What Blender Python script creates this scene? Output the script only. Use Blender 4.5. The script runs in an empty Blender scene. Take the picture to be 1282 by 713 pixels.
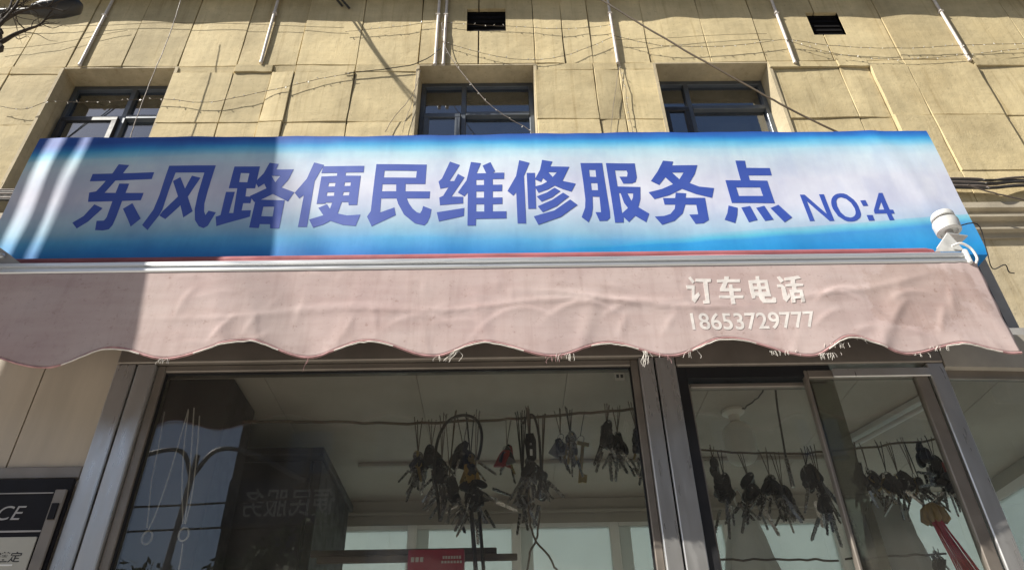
import bpy, bmesh, math, random
from mathutils import Vector, Matrix
from mathutils.geometry import tessellate_polygon
random.seed(7)
R = math.radians
scene = bpy.context.scene
col = scene.collection

# ------------------------------------------------------------------ camera
cam_d = bpy.data.cameras.new('camera')
cam = bpy.data.objects.new('camera', cam_d)
col.objects.link(cam)
cam_d.sensor_width = 36.0
cam_d.lens = 926.0 / 1282.0 * 36.0
cam_d.clip_start = 0.05
cam_d.clip_end = 4000.0
cam.matrix_world = (Matrix.Translation((0, 0, 1.5)) @ Matrix.Rotation(R(-1.0), 4, 'Z')
                    @ Matrix.Rotation(R(90 + 35.75), 4, 'X') @ Matrix.Rotation(R(-1.3), 4, 'Z'))
scene.camera = cam

# ------------------------------------------------------------------ sky, sun, exposure
SUN = Vector((-1.9, -1.0, 2.3)).normalized()          # direction towards the sun
sun_el = math.asin(SUN.z)
sun_az = math.atan2(SUN.x, SUN.y)                       # clockwise from +Y
world = bpy.data.worlds.new('World')
scene.world = world
world.use_nodes = True
wn = world.node_tree
wn.nodes.clear()
w_out = wn.nodes.new('ShaderNodeOutputWorld')
w_bg = wn.nodes.new('ShaderNodeBackground')
w_sky = wn.nodes.new('ShaderNodeTexSky')
w_sky.sky_type = 'NISHITA'
w_sky.sun_disc = False
w_sky.sun_elevation = sun_el
w_sky.sun_rotation = sun_az
w_sky.air_density = 1.0
w_sky.dust_density = 1.2
w_bg.inputs['Strength'].default_value = 0.060
wn.links.new(w_sky.outputs[0], w_bg.inputs[0])
wn.links.new(w_bg.outputs[0], w_out.inputs[0])
sun_d = bpy.data.lights.new('sun', 'SUN')
sun_d.energy = 5.0
sun_d.angle = R(0.5)
sun_d.color = (1.0, 0.95, 0.86)
sun_o = bpy.data.objects.new('sun', sun_d)
col.objects.link(sun_o)
sun_o.rotation_euler = SUN.to_track_quat('Z', 'Y').to_euler()
scene.view_settings.view_transform = 'Standard'
scene.view_settings.look = 'None'
scene.view_settings.gamma = 1.0
scene.view_settings.exposure = 0.85
scene.view_settings.use_curve_mapping = False

# ------------------------------------------------------------------ materials
MATS = {}

def new_mat(name):
    m = bpy.data.materials.new(name)
    m.use_nodes = True
    nt = m.node_tree
    b = nt.nodes['Principled BSDF']
    MATS[name] = m
    return m, nt, b

def N(nt, t, **kw):
    n = nt.nodes.new(t)
    for k, v in kw.items():
        if k in n.inputs:
            n.inputs[k].default_value = v
        else:
            setattr(n, k, v)
    return n

def pos_map(nt, scale=(1, 1, 1)):
    g = nt.nodes.new('ShaderNodeNewGeometry')
    mp = nt.nodes.new('ShaderNodeMapping')
    mp.inputs['Scale'].default_value = scale
    nt.links.new(g.outputs['Position'], mp.inputs['Vector'])
    return mp.outputs[0]

def noise(nt, vec, scale, detail=4, rough=0.55):
    n = N(nt, 'ShaderNodeTexNoise', Scale=scale, Detail=detail, Roughness=rough)
    nt.links.new(vec, n.inputs['Vector'])
    return n.outputs['Fac']

def ramp(nt, fac, stops, interp='LINEAR'):
    r = nt.nodes.new('ShaderNodeValToRGB')
    r.color_ramp.interpolation = interp
    els = r.color_ramp.elements
    while len(els) < len(stops):
        els.new(0.5)
    for e, (p, c) in zip(els, stops):
        e.position = p
        e.color = (c, c, c, 1) if isinstance(c, (int, float)) else (c[0], c[1], c[2], 1)
    nt.links.new(fac, r.inputs[0])
    return r.outputs[0]

def mix(nt, fac, a, b, mode='MIX'):
    n = nt.nodes.new('ShaderNodeMix')
    n.data_type = 'RGBA'
    n.blend_type = mode
    for sock, v in ((n.inputs[0], fac), (n.inputs[6], a), (n.inputs[7], b)):
        if hasattr(v, 'is_output'):
            nt.links.new(v, sock)
        elif isinstance(v, (tuple, list)):
            sock.default_value = (v[0], v[1], v[2], 1)
        else:
            sock.default_value = v if sock == n.inputs[0] else (v, v, v, 1)
    return n.outputs[2]

def math_n(nt, op, a, b=0.0, clamp=False):
    n = nt.nodes.new('ShaderNodeMath')
    n.operation = op
    n.use_clamp = clamp
    for s, v in ((n.inputs[0], a), (n.inputs[1], b)):
        if hasattr(v, 'is_output'):
            nt.links.new(v, s)
        else:
            s.default_value = v
    return n.outputs[0]

def bump(nt, b, height, strength=0.2, dist=0.01):
    n = N(nt, 'ShaderNodeBump', Strength=strength, Distance=dist)
    nt.links.new(height, n.inputs['Height'])
    nt.links.new(n.outputs[0], b.inputs['Normal'])

def mat(name, c, rough=0.6, metal=0.0, var=0.25, scale=12.0, stretch=(1, 1, 1), bmp=0.0, bscale=60.0, dark=None, spec=0.5):
    """Plain surface with mottling, wear and fine relief."""
    m, nt, b = new_mat(name)
    v = pos_map(nt, stretch)
    f1 = noise(nt, v, scale, 5)
    d = dark or tuple(x * (1 - var) for x in c)
    l = tuple(min(1, x * (1 + var * 0.6)) for x in c)
    cr = ramp(nt, f1, [(0.3, d), (0.7, l)])
    nt.links.new(cr, b.inputs['Base Color'])
    rr = ramp(nt, noise(nt, v, scale * 2.3, 3), [(0.3, max(0.05, rough - 0.1)), (0.7, min(1, rough + 0.1))])
    nt.links.new(rr, b.inputs['Roughness'])
    b.inputs['Metallic'].default_value = metal
    b.inputs['Specular IOR Level'].default_value = spec
    if bmp:
        bump(nt, b, noise(nt, v, bscale, 4), bmp, 0.004)
    return m

# painted render panels of the facade
def facade_mat(name, base, rnd=0.08):
    m, nt, b = new_mat(name)
    v = pos_map(nt)
    vs = pos_map(nt, (0.5, 0.5, 5.0))
    vv = pos_map(nt, (6.0, 6.0, 0.5))
    c1 = ramp(nt, noise(nt, v, 3.2, 6, 0.6), [(0.32, tuple(x * 0.80 for x in base)), (0.55, base), (0.72, tuple(min(1, x * 1.12) for x in base))])
    c2 = mix(nt, 0.22, c1, ramp(nt, noise(nt, vs, 5.0, 5), [(0.35, 0.72), (0.65, 1.0)]), 'MULTIPLY')
    c3 = mix(nt, 0.22, c2, ramp(nt, noise(nt, vv, 4.0, 5), [(0.35, 0.62), (0.6, 1.0)]), 'MULTIPLY')
    st = noise(nt, pos_map(nt, (9.0, 9.0, 0.35)), 2.2, 5, 0.7)
    c3 = mix(nt, 0.55, c3, ramp(nt, st, [(0.30, (0.62, 0.56, 0.46)), (0.44, (1, 1, 1))]), 'MULTIPLY')
    bl = noise(nt, pos_map(nt, (1, 1, 1)), 1.1, 6, 0.65)
    c3 = mix(nt, 0.6, c3, ramp(nt, bl, [(0.34, (0.80, 0.76, 0.70)), (0.50, (1, 1, 1)), (0.68, (1.0, 0.97, 0.90))]), 'MULTIPLY')
    spots = ramp(nt, noise(nt, v, 46.0, 3, 0.7), [(0.30, 0.55), (0.40, 1.0)])
    c4 = mix(nt, 0.5, c3, spots, 'MULTIPLY')
    oi = nt.nodes.new('ShaderNodeObjectInfo')
    rr = ramp(nt, oi.outputs['Random'], [(0.0, 1 - rnd), (1.0, 1 + rnd)])
    c5 = mix(nt, 1.0, c4, rr, 'MULTIPLY')
    nt.links.new(c5, b.inputs['Base Color'])
    b.inputs['Roughness'].default_value = 0.85
    b.inputs['Specular IOR Level'].default_value = 0.25
    h = math_n(nt, 'ADD', noise(nt, v, 120.0, 3), math_n(nt, 'MULTIPLY', noise(nt, v, 14.0, 4), 2.0))
    bump(nt, b, h, 0.35, 0.006)
    return m

facade_mat('facade_panel', (0.61, 0.505, 0.295), 0.12)
facade_mat('facade_plain', (0.54, 0.46, 0.31), 0.0)
mat('mortar', (0.13, 0.10, 0.07), 0.95)
mat('stone_band', (0.42, 0.37, 0.28), 0.85, var=0.2, scale=6, bmp=0.3)
mat('eave_concrete', (0.30, 0.27, 0.22), 0.9, bmp=0.3)
mat('pavement', (0.36, 0.34, 0.31), 0.9, scale=1.2, bmp=0.4, bscale=30)
mat('asphalt', (0.055, 0.055, 0.057), 0.9, scale=3, bmp=0.6, bscale=90)
mat('kerb_stone', (0.38, 0.37, 0.35), 0.85, bmp=0.3)
mat('white_paint', (0.78, 0.78, 0.76), 0.6, var=0.08)
mat('window_metal', (0.105, 0.12, 0.14), 0.4, metal=0.3, var=0.15)
mat('dark_metal', (0.025, 0.025, 0.028), 0.5)
mat('vent_dark', (0.007, 0.006, 0.006), 0.9, spec=0.1)
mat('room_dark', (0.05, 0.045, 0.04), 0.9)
mat('reflected_brown', (0.16, 0.075, 0.045), 0.9, stretch=(8, 8, 0.6))
mat('anodised', (0.56, 0.55, 0.53), 0.34, metal=0.7, var=0.06, stretch=(2, 2, 0.3))
mat('anodised_dull', (0.24, 0.21, 0.18), 0.42, metal=0.4, var=0.15)
mat('brushed_bar', (0.66, 0.67, 0.67), 0.35, metal=0.6, var=0.10, stretch=(0.3, 10, 10))
mat('rubber_black', (0.012, 0.012, 0.014), 0.6)
mat('kiosk_panel', (0.50, 0.43, 0.34), 0.5, var=0.12, scale=4, stretch=(5, 5, 0.5))
mat('header_tan', (0.36, 0.33, 0.28), 0.6, var=0.15)
mat('kiosk_grey', (0.34, 0.33, 0.32), 0.6, var=0.15)
mat('kiosk_ceiling', (0.54, 0.49, 0.43), 0.7, var=0.2, scale=3)
mat('kiosk_inside', (0.46, 0.43, 0.38), 0.7, var=0.12, scale=3)
mat('white_plastic', (0.74, 0.74, 0.72), 0.4, var=0.06, spec=0.5)
mat('siren_white', (0.56, 0.56, 0.54), 0.4, var=0.22, scale=40)
mat('white_frame', (0.72, 0.72, 0.70), 0.5, var=0.08)
mat('maroon_cloth', (0.29, 0.085, 0.095), 0.85, var=0.25)
mat('pink_binding', (0.44, 0.25, 0.25), 0.85, var=0.35, scale=40)
mat('white_thread', (0.72, 0.68, 0.62), 0.9, var=0.15, scale=80)
mat('faded_print', (0.70, 0.66, 0.63), 0.8, var=0.14, scale=60)
mat('cable_black', (0.03, 0.028, 0.026), 0.6)
mat('cable_grey', (0.17, 0.14, 0.12), 0.7)
mat('cable_brown', (0.12, 0.09, 0.06), 0.7)
mat('bulb_clear', (0.75, 0.72, 0.65), 0.25)
mat('pipe_white', (0.62, 0.57, 0.52), 0.55, var=0.15, scale=20)
mat('key_steel', (0.40, 0.39, 0.38), 0.25, metal=0.9, var=0.35, scale=50)
mat('key_brass', (0.48, 0.36, 0.16), 0.32, metal=0.85, var=0.12)
mat('key_black', (0.018, 0.018, 0.020), 0.4)
mat('key_dark', (0.055, 0.050, 0.048), 0.5, metal=0.3)
mat('plastic_red', (0.34, 0.045, 0.04), 0.4)
mat('plastic_yellow', (0.42, 0.27, 0.07), 0.5)
mat('plastic_grey', (0.20, 0.20, 0.21), 0.5)
mat('tassel_red', (0.62, 0.03, 0.05), 0.8, stretch=(20, 20, 1))
mat('box_red', (0.42, 0.03, 0.07), 0.5, var=0.1)
def film_mat(name, c, fac):
    m = mat(name, c, 0.5, var=0.12, scale=9, bmp=0.5, bscale=18)
    nt = m.node_tree
    b = nt.nodes['Principled BSDF']
    out = [n for n in nt.nodes if n.type == 'OUTPUT_MATERIAL'][0]
    tl = N(nt, 'ShaderNodeBsdfTranslucent', Color=(*c, 1))
    m1 = N(nt, 'ShaderNodeMixShader', Fac=fac)
    nt.links.new(b.outputs[0], m1.inputs[1]); nt.links.new(tl.outputs[0], m1.inputs[2])
    nt.links.new(m1.outputs[0], out.inputs[0])
film_mat('bag_white', (0.93, 0.93, 0.90), 0.4)
film_mat('bag_grey', (0.55, 0.56, 0.54), 0.5)
film_mat('lamp_glass', (0.88, 0.86, 0.80), 0.4)
mat('block_dark', (0.022, 0.019, 0.018), 0.6)
mat('board_black', (0.010, 0.009, 0.011), 0.5, spec=0.2)
mat('board_white', (0.42, 0.41, 0.36), 0.5, var=0.08)
mat('print_silver', (0.34, 0.33, 0.33), 0.5)
mat('print_black', (0.03, 0.03, 0.03), 0.6)
mat('print_pale', (0.72, 0.66, 0.62), 0.6)
mat('lamp_porcelain', (0.80, 0.77, 0.70), 0.4, var=0.05)
mat('bark', (0.05, 0.038, 0.028), 0.95, bmp=0.6, bscale=40)
mat('foliage', (0.055, 0.085, 0.035), 0.8, var=0.4)
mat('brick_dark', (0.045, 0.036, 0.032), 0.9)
mat('frame_brown', (0.05, 0.045, 0.04), 0.6)
mat('sign_navy', (0.012, 0.014, 0.03), 0.6)
mat('sign_blue', (0.012, 0.02, 0.06), 0.5)
mat('pole_steel', (0.14, 0.14, 0.15), 0.5, metal=0.5)
mat('caster_grey', (0.20, 0.21, 0.22), 0.6)
mat('letter_blue', (0.033, 0.078, 0.385), 0.6, var=0.06, scale=5)

# printed vinyl of the long banner: blue-white-blue print with pale swooshes
def banner_mat():
    m, nt, b = new_mat('banner_print')
    g = nt.nodes.new('ShaderNodeNewGeometry')
    sp = nt.nodes.new('ShaderNodeSeparateXYZ')
    nt.links.new(g.outputs['Position'], sp.inputs[0])
    X, Z = sp.outputs[0], sp.outputs[2]
    v = math_n(nt, 'DIVIDE', math_n(nt, 'SUBTRACT', Z, 2.812), 0.528)
    u = math_n(nt, 'DIVIDE', math_n(nt, 'ADD', X, 1.51), 2.937)
    st = pos_map(nt, (0.9, 1, 7.0))
    w = math_n(nt, 'MULTIPLY', math_n(nt, 'SUBTRACT', noise(nt, st, 3.0, 4), 0.5), 0.10)
    # top: edge of the blue comes lower towards the left end
    left = math_n(nt, 'MULTIPLY', math_n(nt, 'POWER', math_n(nt, 'SUBTRACT', 1.0, u, True), 6.0), 0.08)
    vt = math_n(nt, 'ADD', math_n(nt, 'ADD', v, math_n(nt, 'MULTIPLY', w, 0.35)), left)
    top = ramp(nt, vt, [(0.0, (0.63, 0.66, 0.77)), (0.60, (0.65, 0.68, 0.78)), (0.78, (0.58, 0.70, 0.79)), (0.85, (0.45, 0.68, 0.79)),
                        (0.895, (0.20, 0.56, 0.78)), (0.93, (0.06, 0.38, 0.71)), (0.96, (0.03, 0.20, 0.57)), (1.0, (0.025, 0.10, 0.42))])
    # bottom: two overlapping swooshes
    s1 = math_n(nt, 'MULTIPLY', math_n(nt, 'SINE', math_n(nt, 'ADD', math_n(nt, 'MULTIPLY', u, 5.2), 3.4)), 0.05)
    vb = math_n(nt, 'ADD', math_n(nt, 'ADD', v, math_n(nt, 'MULTIPLY', w, 0.5)), s1)
    bot = ramp(nt, vb, [(0.0, (0.04, 0.30, 0.74)), (0.06, (0.06, 0.42, 0.84)), (0.13, (0.16, 0.60, 0.90)),
                        (0.20, (0.42, 0.74, 0.86)), (0.28, (0.66, 0.86, 0.92)), (0.38, (0.88, 0.95, 0.98)), (0.46, (1, 1, 1))])
    r2 = math_n(nt, 'SUBTRACT', u, 0.80)
    s2 = math_n(nt, 'ADD', 0.10, math_n(nt, 'MULTIPLY', math_n(nt, 'POWER', math_n(nt, 'MAXIMUM', math_n(nt, 'SUBTRACT', u, 0.46), 0.0), 1.3), 0.42))
    edge = math_n(nt, 'SUBTRACT', v, s2)
    sw = ramp(nt, math_n(nt, 'ADD', edge, 0.5), [(0.44, (0.02, 0.30, 0.80)), (0.47, (0.10, 0.50, 0.86)), (0.505, (0.28, 0.68, 0.90)), (0.53, (1, 1, 1))])
    onu = ramp(nt, u, [(0.44, 0.0), (0.62, 1.0)])
    c = mix(nt, 1.0, top, bot, 'MULTIPLY')
    c = mix(nt, math_n(nt, 'MULTIPLY', onu, 0.85), c, sw, 'DARKEN')
    dirt = ramp(nt, noise(nt, pos_map(nt, (3, 3, 3)), 2.2, 6), [(0.35, (0.80, 0.80, 0.87)), (0.62, (1, 1, 1))])
    gh = ramp(nt, noise(nt, pos_map(nt, (6, 6, 2.5)), 2.0, 3), [(0.40, (0.90, 0.92, 0.97)), (0.50, (1, 1, 1))])
    c = mix(nt, 0.6, c, gh, 'MULTIPLY')
    c = mix(nt, 0.9, c, dirt, 'MULTIPLY')
    drip = ramp(nt, noise(nt, pos_map(nt, (30, 30, 1.2)), 1.6, 5), [(0.36, (0.80, 0.80, 0.82)), (0.55, (1, 1, 1))])
    c = mix(nt, 0.12, c, drip, 'MULTIPLY')
    nt.links.new(c, b.inputs['Base Color'])
    b.inputs['Roughness'].default_value = 0.6
    b.inputs['Specular IOR Level'].default_value = 0.22
    h = math_n(nt, 'ADD', noise(nt, pos_map(nt, (5, 5, 1.2)), 3.0, 3), math_n(nt, 'MULTIPLY', noise(nt, pos_map(nt), 240.0, 2), 0.03))
    bump(nt, b, h, 0.10, 0.012)
    return m
banner_mat()

# faded awning cloth
def awning_mat():
    m, nt, b = new_mat('awning_cloth')
    v = pos_map(nt)
    n1 = ramp(nt, noise(nt, v, 3.0, 6, 0.6), [(0.32, (0.45, 0.345, 0.335)), (0.50, (0.50, 0.402, 0.385)), (0.70, (0.54, 0.445, 0.42))])
    n2 = ramp(nt, noise(nt, pos_map(nt, (1.5, 1.5, 12)), 3.0, 5), [(0.36, (0.82, 0.74, 0.72)), (0.62, (1, 1, 1))])
    c = mix(nt, 0.35, n1, n2, 'MULTIPLY')
    n3 = ramp(nt, noise(nt, pos_map(nt, (4, 4, 4)), 4.5, 4, 0.7), [(0.26, (0.70, 0.62, 0.58)), (0.42, (1, 1, 1))])
    c = mix(nt, 0.4, c, n3, 'MULTIPLY')
    # old water stain near the right end, rain streaks and dust along the hem
    g = nt.nodes.new('ShaderNodeNewGeometry'); sp = nt.nodes.new('ShaderNodeSeparateXYZ'); nt.links.new(g.outputs['Position'], sp.inputs[0])
    dx = math_n(nt, 'DIVIDE', math_n(nt, 'SUBTRACT', sp.outputs[0], 1.07), 0.15)
    dz = math_n(nt, 'DIVIDE', math_n(nt, 'SUBTRACT', sp.outputs[2], 2.56), 0.12)
    rr = math_n(nt, 'ADD', math_n(nt, 'MULTIPLY', dx, dx), math_n(nt, 'MULTIPLY', dz, dz))
    rr = math_n(nt, 'ADD', rr, math_n(nt, 'MULTIPLY', math_n(nt, 'SUBTRACT', noise(nt, v, 11.0, 5, 0.7), 0.5), 3.2))
    c = mix(nt, 0.5, c, ramp(nt, rr, [(0.15, (0.70, 0.63, 0.58)), (0.75, (0.76, 0.69, 0.64)), (0.95, (1, 1, 1))]), 'MULTIPLY')
    c = mix(nt, 0.25, c, ramp(nt, noise(nt, pos_map(nt, (14, 14, 1.0)), 2.6, 6, 0.7), [(0.36, (0.74, 0.68, 0.66)), (0.50, (1, 1, 1))]), 'MULTIPLY')
    c = mix(nt, 0.6, c, ramp(nt, noise(nt, v, 70.0, 3, 0.8), [(0.28, (0.66, 0.58, 0.54)), (0.40, (1, 1, 1))]), 'MULTIPLY')
    nt.links.new(c, b.inputs['Base Color'])
    b.inputs['Roughness'].default_value = 0.85
    b.inputs['Specular IOR Level'].default_value = 0.2
    wv = math_n(nt, 'ADD', math_n(nt, 'MULTIPLY', noise(nt, pos_map(nt, (1, 1, 3)), 260.0, 2), 0.3), math_n(nt, 'MULTIPLY', noise(nt, pos_map(nt, (1.4, 1, .8)), 9.0, 2, 0.4), 5.0))
    bump(nt, b, wv, 0.10, 0.006)
    return m
awning_mat()

def glass_mat(name, tint=(0.86, 0.90, 0.88), refl=1.6, dust=0.05, dust_c=(0.5, 0.5, 0.46), rough=0.0):
    m, nt, b = new_mat(name)
    nt.nodes.remove(b)
    out = [n for n in nt.nodes if n.type == 'OUTPUT_MATERIAL'][0]
    tr = N(nt, 'ShaderNodeBsdfTransparent', Color=(*tint, 1))
    df = N(nt, 'ShaderNodeBsdfDiffuse', Color=(*dust_c, 1))
    gl = N(nt, 'ShaderNodeBsdfAnisotropic', Roughness=rough)
    fr = N(nt, 'ShaderNodeFresnel', IOR=1.5)
    # the same Fresnel for both faces of a thin sheet
    g = nt.nodes.new('ShaderNodeNewGeometry')
    ior = math_n(nt, 'ADD', 1.5, math_n(nt, 'MULTIPLY', g.outputs['Backfacing'], 1 / 1.5 - 1.5))
    nt.links.new(ior, fr.inputs['IOR'])
    d = ramp(nt, noise(nt, pos_map(nt, (3, 3, 1.0)), 3.0, 6, 0.65), [(0.35, 0.35), (0.75, 1.6)])
    m1 = nt.nodes.new('ShaderNodeMixShader')
    nt.links.new(math_n(nt, 'MULTIPLY', d, dust), m1.inputs[0])
    nt.links.new(tr.outputs[0], m1.inputs[1])
    nt.links.new(df.outputs[0], m1.inputs[2])
    m2 = nt.nodes.new('ShaderNodeMixShader')
    nt.links.new(math_n(nt, 'MULTIPLY', fr.outputs[0], refl, True), m2.inputs[0])
    nt.links.new(m1.outputs[0], m2.inputs[1])
    nt.links.new(gl.outputs[0], m2.inputs[2])
    nt.links.new(m2.outputs[0], out.inputs[0])
    return m
glass_mat('glass_kiosk', (0.86, 0.86, 0.84), 1.7, 0.04, (0.5, 0.48, 0.43))
glass_mat('glass_film', (0.62, 0.63, 0.57), 1.2, 0.34, (0.30, 0.29, 0.24))
glass_mat('glass_window', (0.40, 0.50, 0.62), 4.5, 0.02, (0.3, 0.35, 0.4))

def frosted():
    m, nt, b = new_mat('glass_frosted')
    nt.nodes.remove(b)
    out = [n for n in nt.nodes if n.type == 'OUTPUT_MATERIAL'][0]
    tl = N(nt, 'ShaderNodeBsdfTranslucent', Color=(0.80, 0.86, 0.86, 1))
    df = N(nt, 'ShaderNodeBsdfDiffuse', Color=(0.50, 0.60, 0.58, 1))
    m1 = N(nt, 'ShaderNodeMixShader', Fac=0.35)
    nt.links.new(tl.outputs[0], m1.inputs[1]); nt.links.new(df.outputs[0], m1.inputs[2])
    tp = N(nt, 'ShaderNodeBsdfTransparent', Color=(0.78, 0.90, 0.93, 1))
    m2 = N(nt, 'ShaderNodeMixShader', Fac=0.5)
    nt.links.new(m1.outputs[0], m2.inputs[1]); nt.links.new(tp.outputs[0], m2.inputs[2])
    nt.links.new(m2.outputs[0], out.inputs[0])
frosted()
def pvc():
    m, nt, b = new_mat('pvc_white')
    b.inputs['Base Color'].default_value = (0.80, 0.80, 0.78, 1)
    b.inputs['Roughness'].default_value = 0.4
    out = [n for n in nt.nodes if n.type == 'OUTPUT_MATERIAL'][0]
    tl = N(nt, 'ShaderNodeBsdfTranslucent', Color=(0.86, 0.86, 0.84, 1))
    m1 = N(nt, 'ShaderNodeMixShader', Fac=0.55)
    nt.links.new(b.outputs[0], m1.inputs[1]); nt.links.new(tl.outputs[0], m1.inputs[2])
    nt.links.new(m1.outputs[0], out.inputs[0])
pvc()

# ------------------------------------------------------------------ mesh helpers
class MB:
    """Collects faces; build() links them as ONE mesh object."""
    def __init__(self):
        self.v, self.f = [], []
    def add(self, vs, fs):
        o = len(self.v)
        self.v += [tuple(p) for p in vs]
        self.f += [tuple(i + o for i in q) for q in fs]
        return self
    def box(self, x0, x1, y0, y1, z0, z1):
        vs = [(x, y, z) for z in (z0, z1) for y in (y0, y1) for x in (x0, x1)]
        return self.add(vs, [(0, 2, 3, 1), (4, 5, 7, 6), (0, 1, 5, 4), (2, 6, 7, 3), (0, 4, 6, 2), (1, 3, 7, 5)])
    def cbox(self, x0, x1, y0, y1, z0, z1, c=0.003):
        """box with chamfered edges (26 faces)"""
        c = min(c, (x1 - x0) * .3, (y1 - y0) * .3, (z1 - z0) * .3)
        bm = bmesh.new()
        vs = [bm.verts.new(p) for p in [(x, y, z) for z in (z0, z1) for y in (y0, y1) for x in (x0, x1)]]
        for q in [(0, 2, 3, 1), (4, 5, 7, 6), (0, 1, 5, 4), (2, 6, 7, 3), (0, 4, 6, 2), (1, 3, 7, 5)]:
            bm.faces.new([vs[i] for i in q])
        bmesh.ops.bevel(bm, geom=list(bm.edges), offset=c, segments=1, affect='EDGES', profile=0.5)
        return self.from_bm(bm)
    def from_bm(self, bm):
        bm.verts.index_update()
        self.add([v.co[:] for v in bm.verts], [[v.index for v in f.verts] for f in bm.faces])
        bm.free()
        return self
    def tube(self, pts, r, n=6, cap=True):
        pts = [Vector(p) for p in pts]
        if len(pts) < 2: return self
        rs = r if isinstance(r, (list, tuple)) else [r] * len(pts)
        t0 = (pts[1] - pts[0]).normalized()
        up = Vector((0, 0, 1)) if abs(t0.z) < 0.9 else Vector((0, 1, 0))
        a = t0.cross(up).normalized()
        vs, fs = [], []
        for i, p in enumerate(pts):
            t = (pts[min(i + 1, len(pts) - 1)] - pts[max(i - 1, 0)])
            t = t.normalized() if t.length > 1e-9 else t0
            a = (a - t * a.dot(t))
            a = a.normalized() if a.length > 1e-6 else t.cross(up).normalized()
            b = t.cross(a)
            for k in range(n):
                an = 2 * math.pi * k / n
                vs.append(p + (a * math.cos(an) + b * math.sin(an)) * rs[i])
        for i in range(len(pts) - 1):
            for k in range(n):
                k2 = (k + 1) % n
                fs.append((i * n + k, i * n + k2, (i + 1) * n + k2, (i + 1) * n + k))
        if cap:
            fs.append(tuple(range(n))[::-1])
            fs.append(tuple((len(pts) - 1) * n + k for k in range(n)))
        return self.add(vs, fs)
    def lathe(self, prof, c=(0, 0, 0), n=24, axis='Z'):
        """prof: (radius, height) pairs turned about the axis"""
        vs, fs = [], []
        for r, h in prof:
            for k in range(n):
                a = 2 * math.pi * k / n
                p = (r * math.cos(a), r * math.sin(a), h)
                if axis == 'X': p = (h, p[0], p[1])
                if axis == 'Y': p = (p[0], h, p[1])
                vs.append((p[0] + c[0], p[1] + c[1], p[2] + c[2]))
        for i in range(len(prof) - 1):
            for k in range(n):
                k2 = (k + 1) % n
                fs.append((i * n + k, i * n + k2, (i + 1) * n + k2, (i + 1) * n + k))
        fs.append(tuple(range(n))[::-1])
        fs.append(tuple((len(prof) - 1) * n + k for k in range(n)))
        return self.add(vs, fs)
    def profile_x(self, prof, x0, x1):
        """(y, z) outline extruded along X"""
        n = len(prof)
        vs = [(x0, y, z) for y, z in prof] + [(x1, y, z) for y, z in prof]
        fs = [(i, (i + 1) % n, n + (i + 1) % n, n + i) for i in range(n)]
        fs += [tuple(range(n))[::-1], tuple(range(n, 2 * n))]
        return self.add(vs, fs)
    def plate_xz(self, rings, y0, y1):
        """outline with holes in the XZ plane, between depths y0 (front) and y1"""
        tri = tessellate_polygon([[Vector((x, z, 0)) for x, z in r] for r in rings])
        flat = [p for r in rings for p in r]
        k = len(flat)
        vs = [(x, y0, z) for x, z in flat] + [(x, y1, z) for x, z in flat]
        fs = []
        for t in tri:
            fs.append(tuple(t)); fs.append(tuple(k + i for i in reversed(t)))
        o = 0
        for r in rings:
            n = len(r)
            for i in range(n):
                j = (i + 1) % n
                fs.append((o + i, o + j, k + o + j, k + o + i))
            o += n
        return self.add(vs, fs)
    def build(self, name, m, parent=None, smooth=None, warp=None, cut=0.0):
        me = bpy.data.meshes.new(name)
        off = Vector((0, 0, 0))
        p = parent
        while p is not None:
            off += p.location
            p = p.parent
        if cut or warp:
            bm = bmesh.new()
            vv = [bm.verts.new(q) for q in self.v]
            for q in self.f:
                try: bm.faces.new([vv[i] for i in q])
                except ValueError: pass
            if cut:
                for _ in range(5):
                    es = [e for e in bm.edges if e.calc_length() > cut]
                    if not es: break
                    bmesh.ops.subdivide_edges(bm, edges=es, cuts=1)
                    bmesh.ops.triangulate(bm, faces=[f for f in bm.faces if len(f.verts) > 4])
            if warp:
                for q in bm.verts: q.co = Vector(warp(*q.co))
            for q in bm.verts: q.co -= off
            bmesh.ops.recalc_face_normals(bm, faces=list(bm.faces))
            bm.to_mesh(me); bm.free()
        else:
            me.from_pydata([Vector(q) - off for q in self.v], [], self.f)
            bm = bmesh.new(); bm.from_mesh(me)
            bmesh.ops.recalc_face_normals(bm, faces=list(bm.faces))
            bm.to_mesh(me); bm.free()
        me.materials.append(MATS[m])
        if smooth is not None:
            for q in me.polygons: q.use_smooth = True
            me.set_sharp_from_angle(angle=R(smooth))
        me.update()
        o = bpy.data.objects.new(name, me)
        col.objects.link(o)
        if parent is not None: o.parent = parent
        return o

def tag(o, label=None, cat=None, group=None, kind=None):
    if label: o['label'] = label
    if cat: o['category'] = cat
    if group: o['group'] = group
    if kind: o['kind'] = kind
    return o

def thing(name, loc, label, cat, group=None):
    o = bpy.data.objects.new(name, None)
    o.empty_display_size = 0.05
    col.objects.link(o)
    o.location = loc
    return tag(o, label, cat, group)

def copy_tree(o, parent=None):
    c = o.copy()
    col.objects.link(c)
    if parent is not None: c.parent = parent
    for ch in o.children: copy_tree(ch, c)
    return c

def smooth_path(pts, k=6):
    """Catmull-Rom through the points"""
    P = [Vector(p) for p in pts]
    if len(P) < 3: return P
    P = [P[0] * 2 - P[1]] + P + [P[-1] * 2 - P[-2]]
    out = []
    for i in range(1, len(P) - 2):
        for j in range(k):
            t = j / k
            a, b, c, d = P[i - 1], P[i], P[i + 1], P[i + 2]
            out.append(0.5 * ((2 * b) + (c - a) * t + (2 * a - 5 * b + 4 * c - d) * t * t + (3 * b - a - 3 * c + d) * t ** 3))
    out.append(P[-2])
    return out

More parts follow.
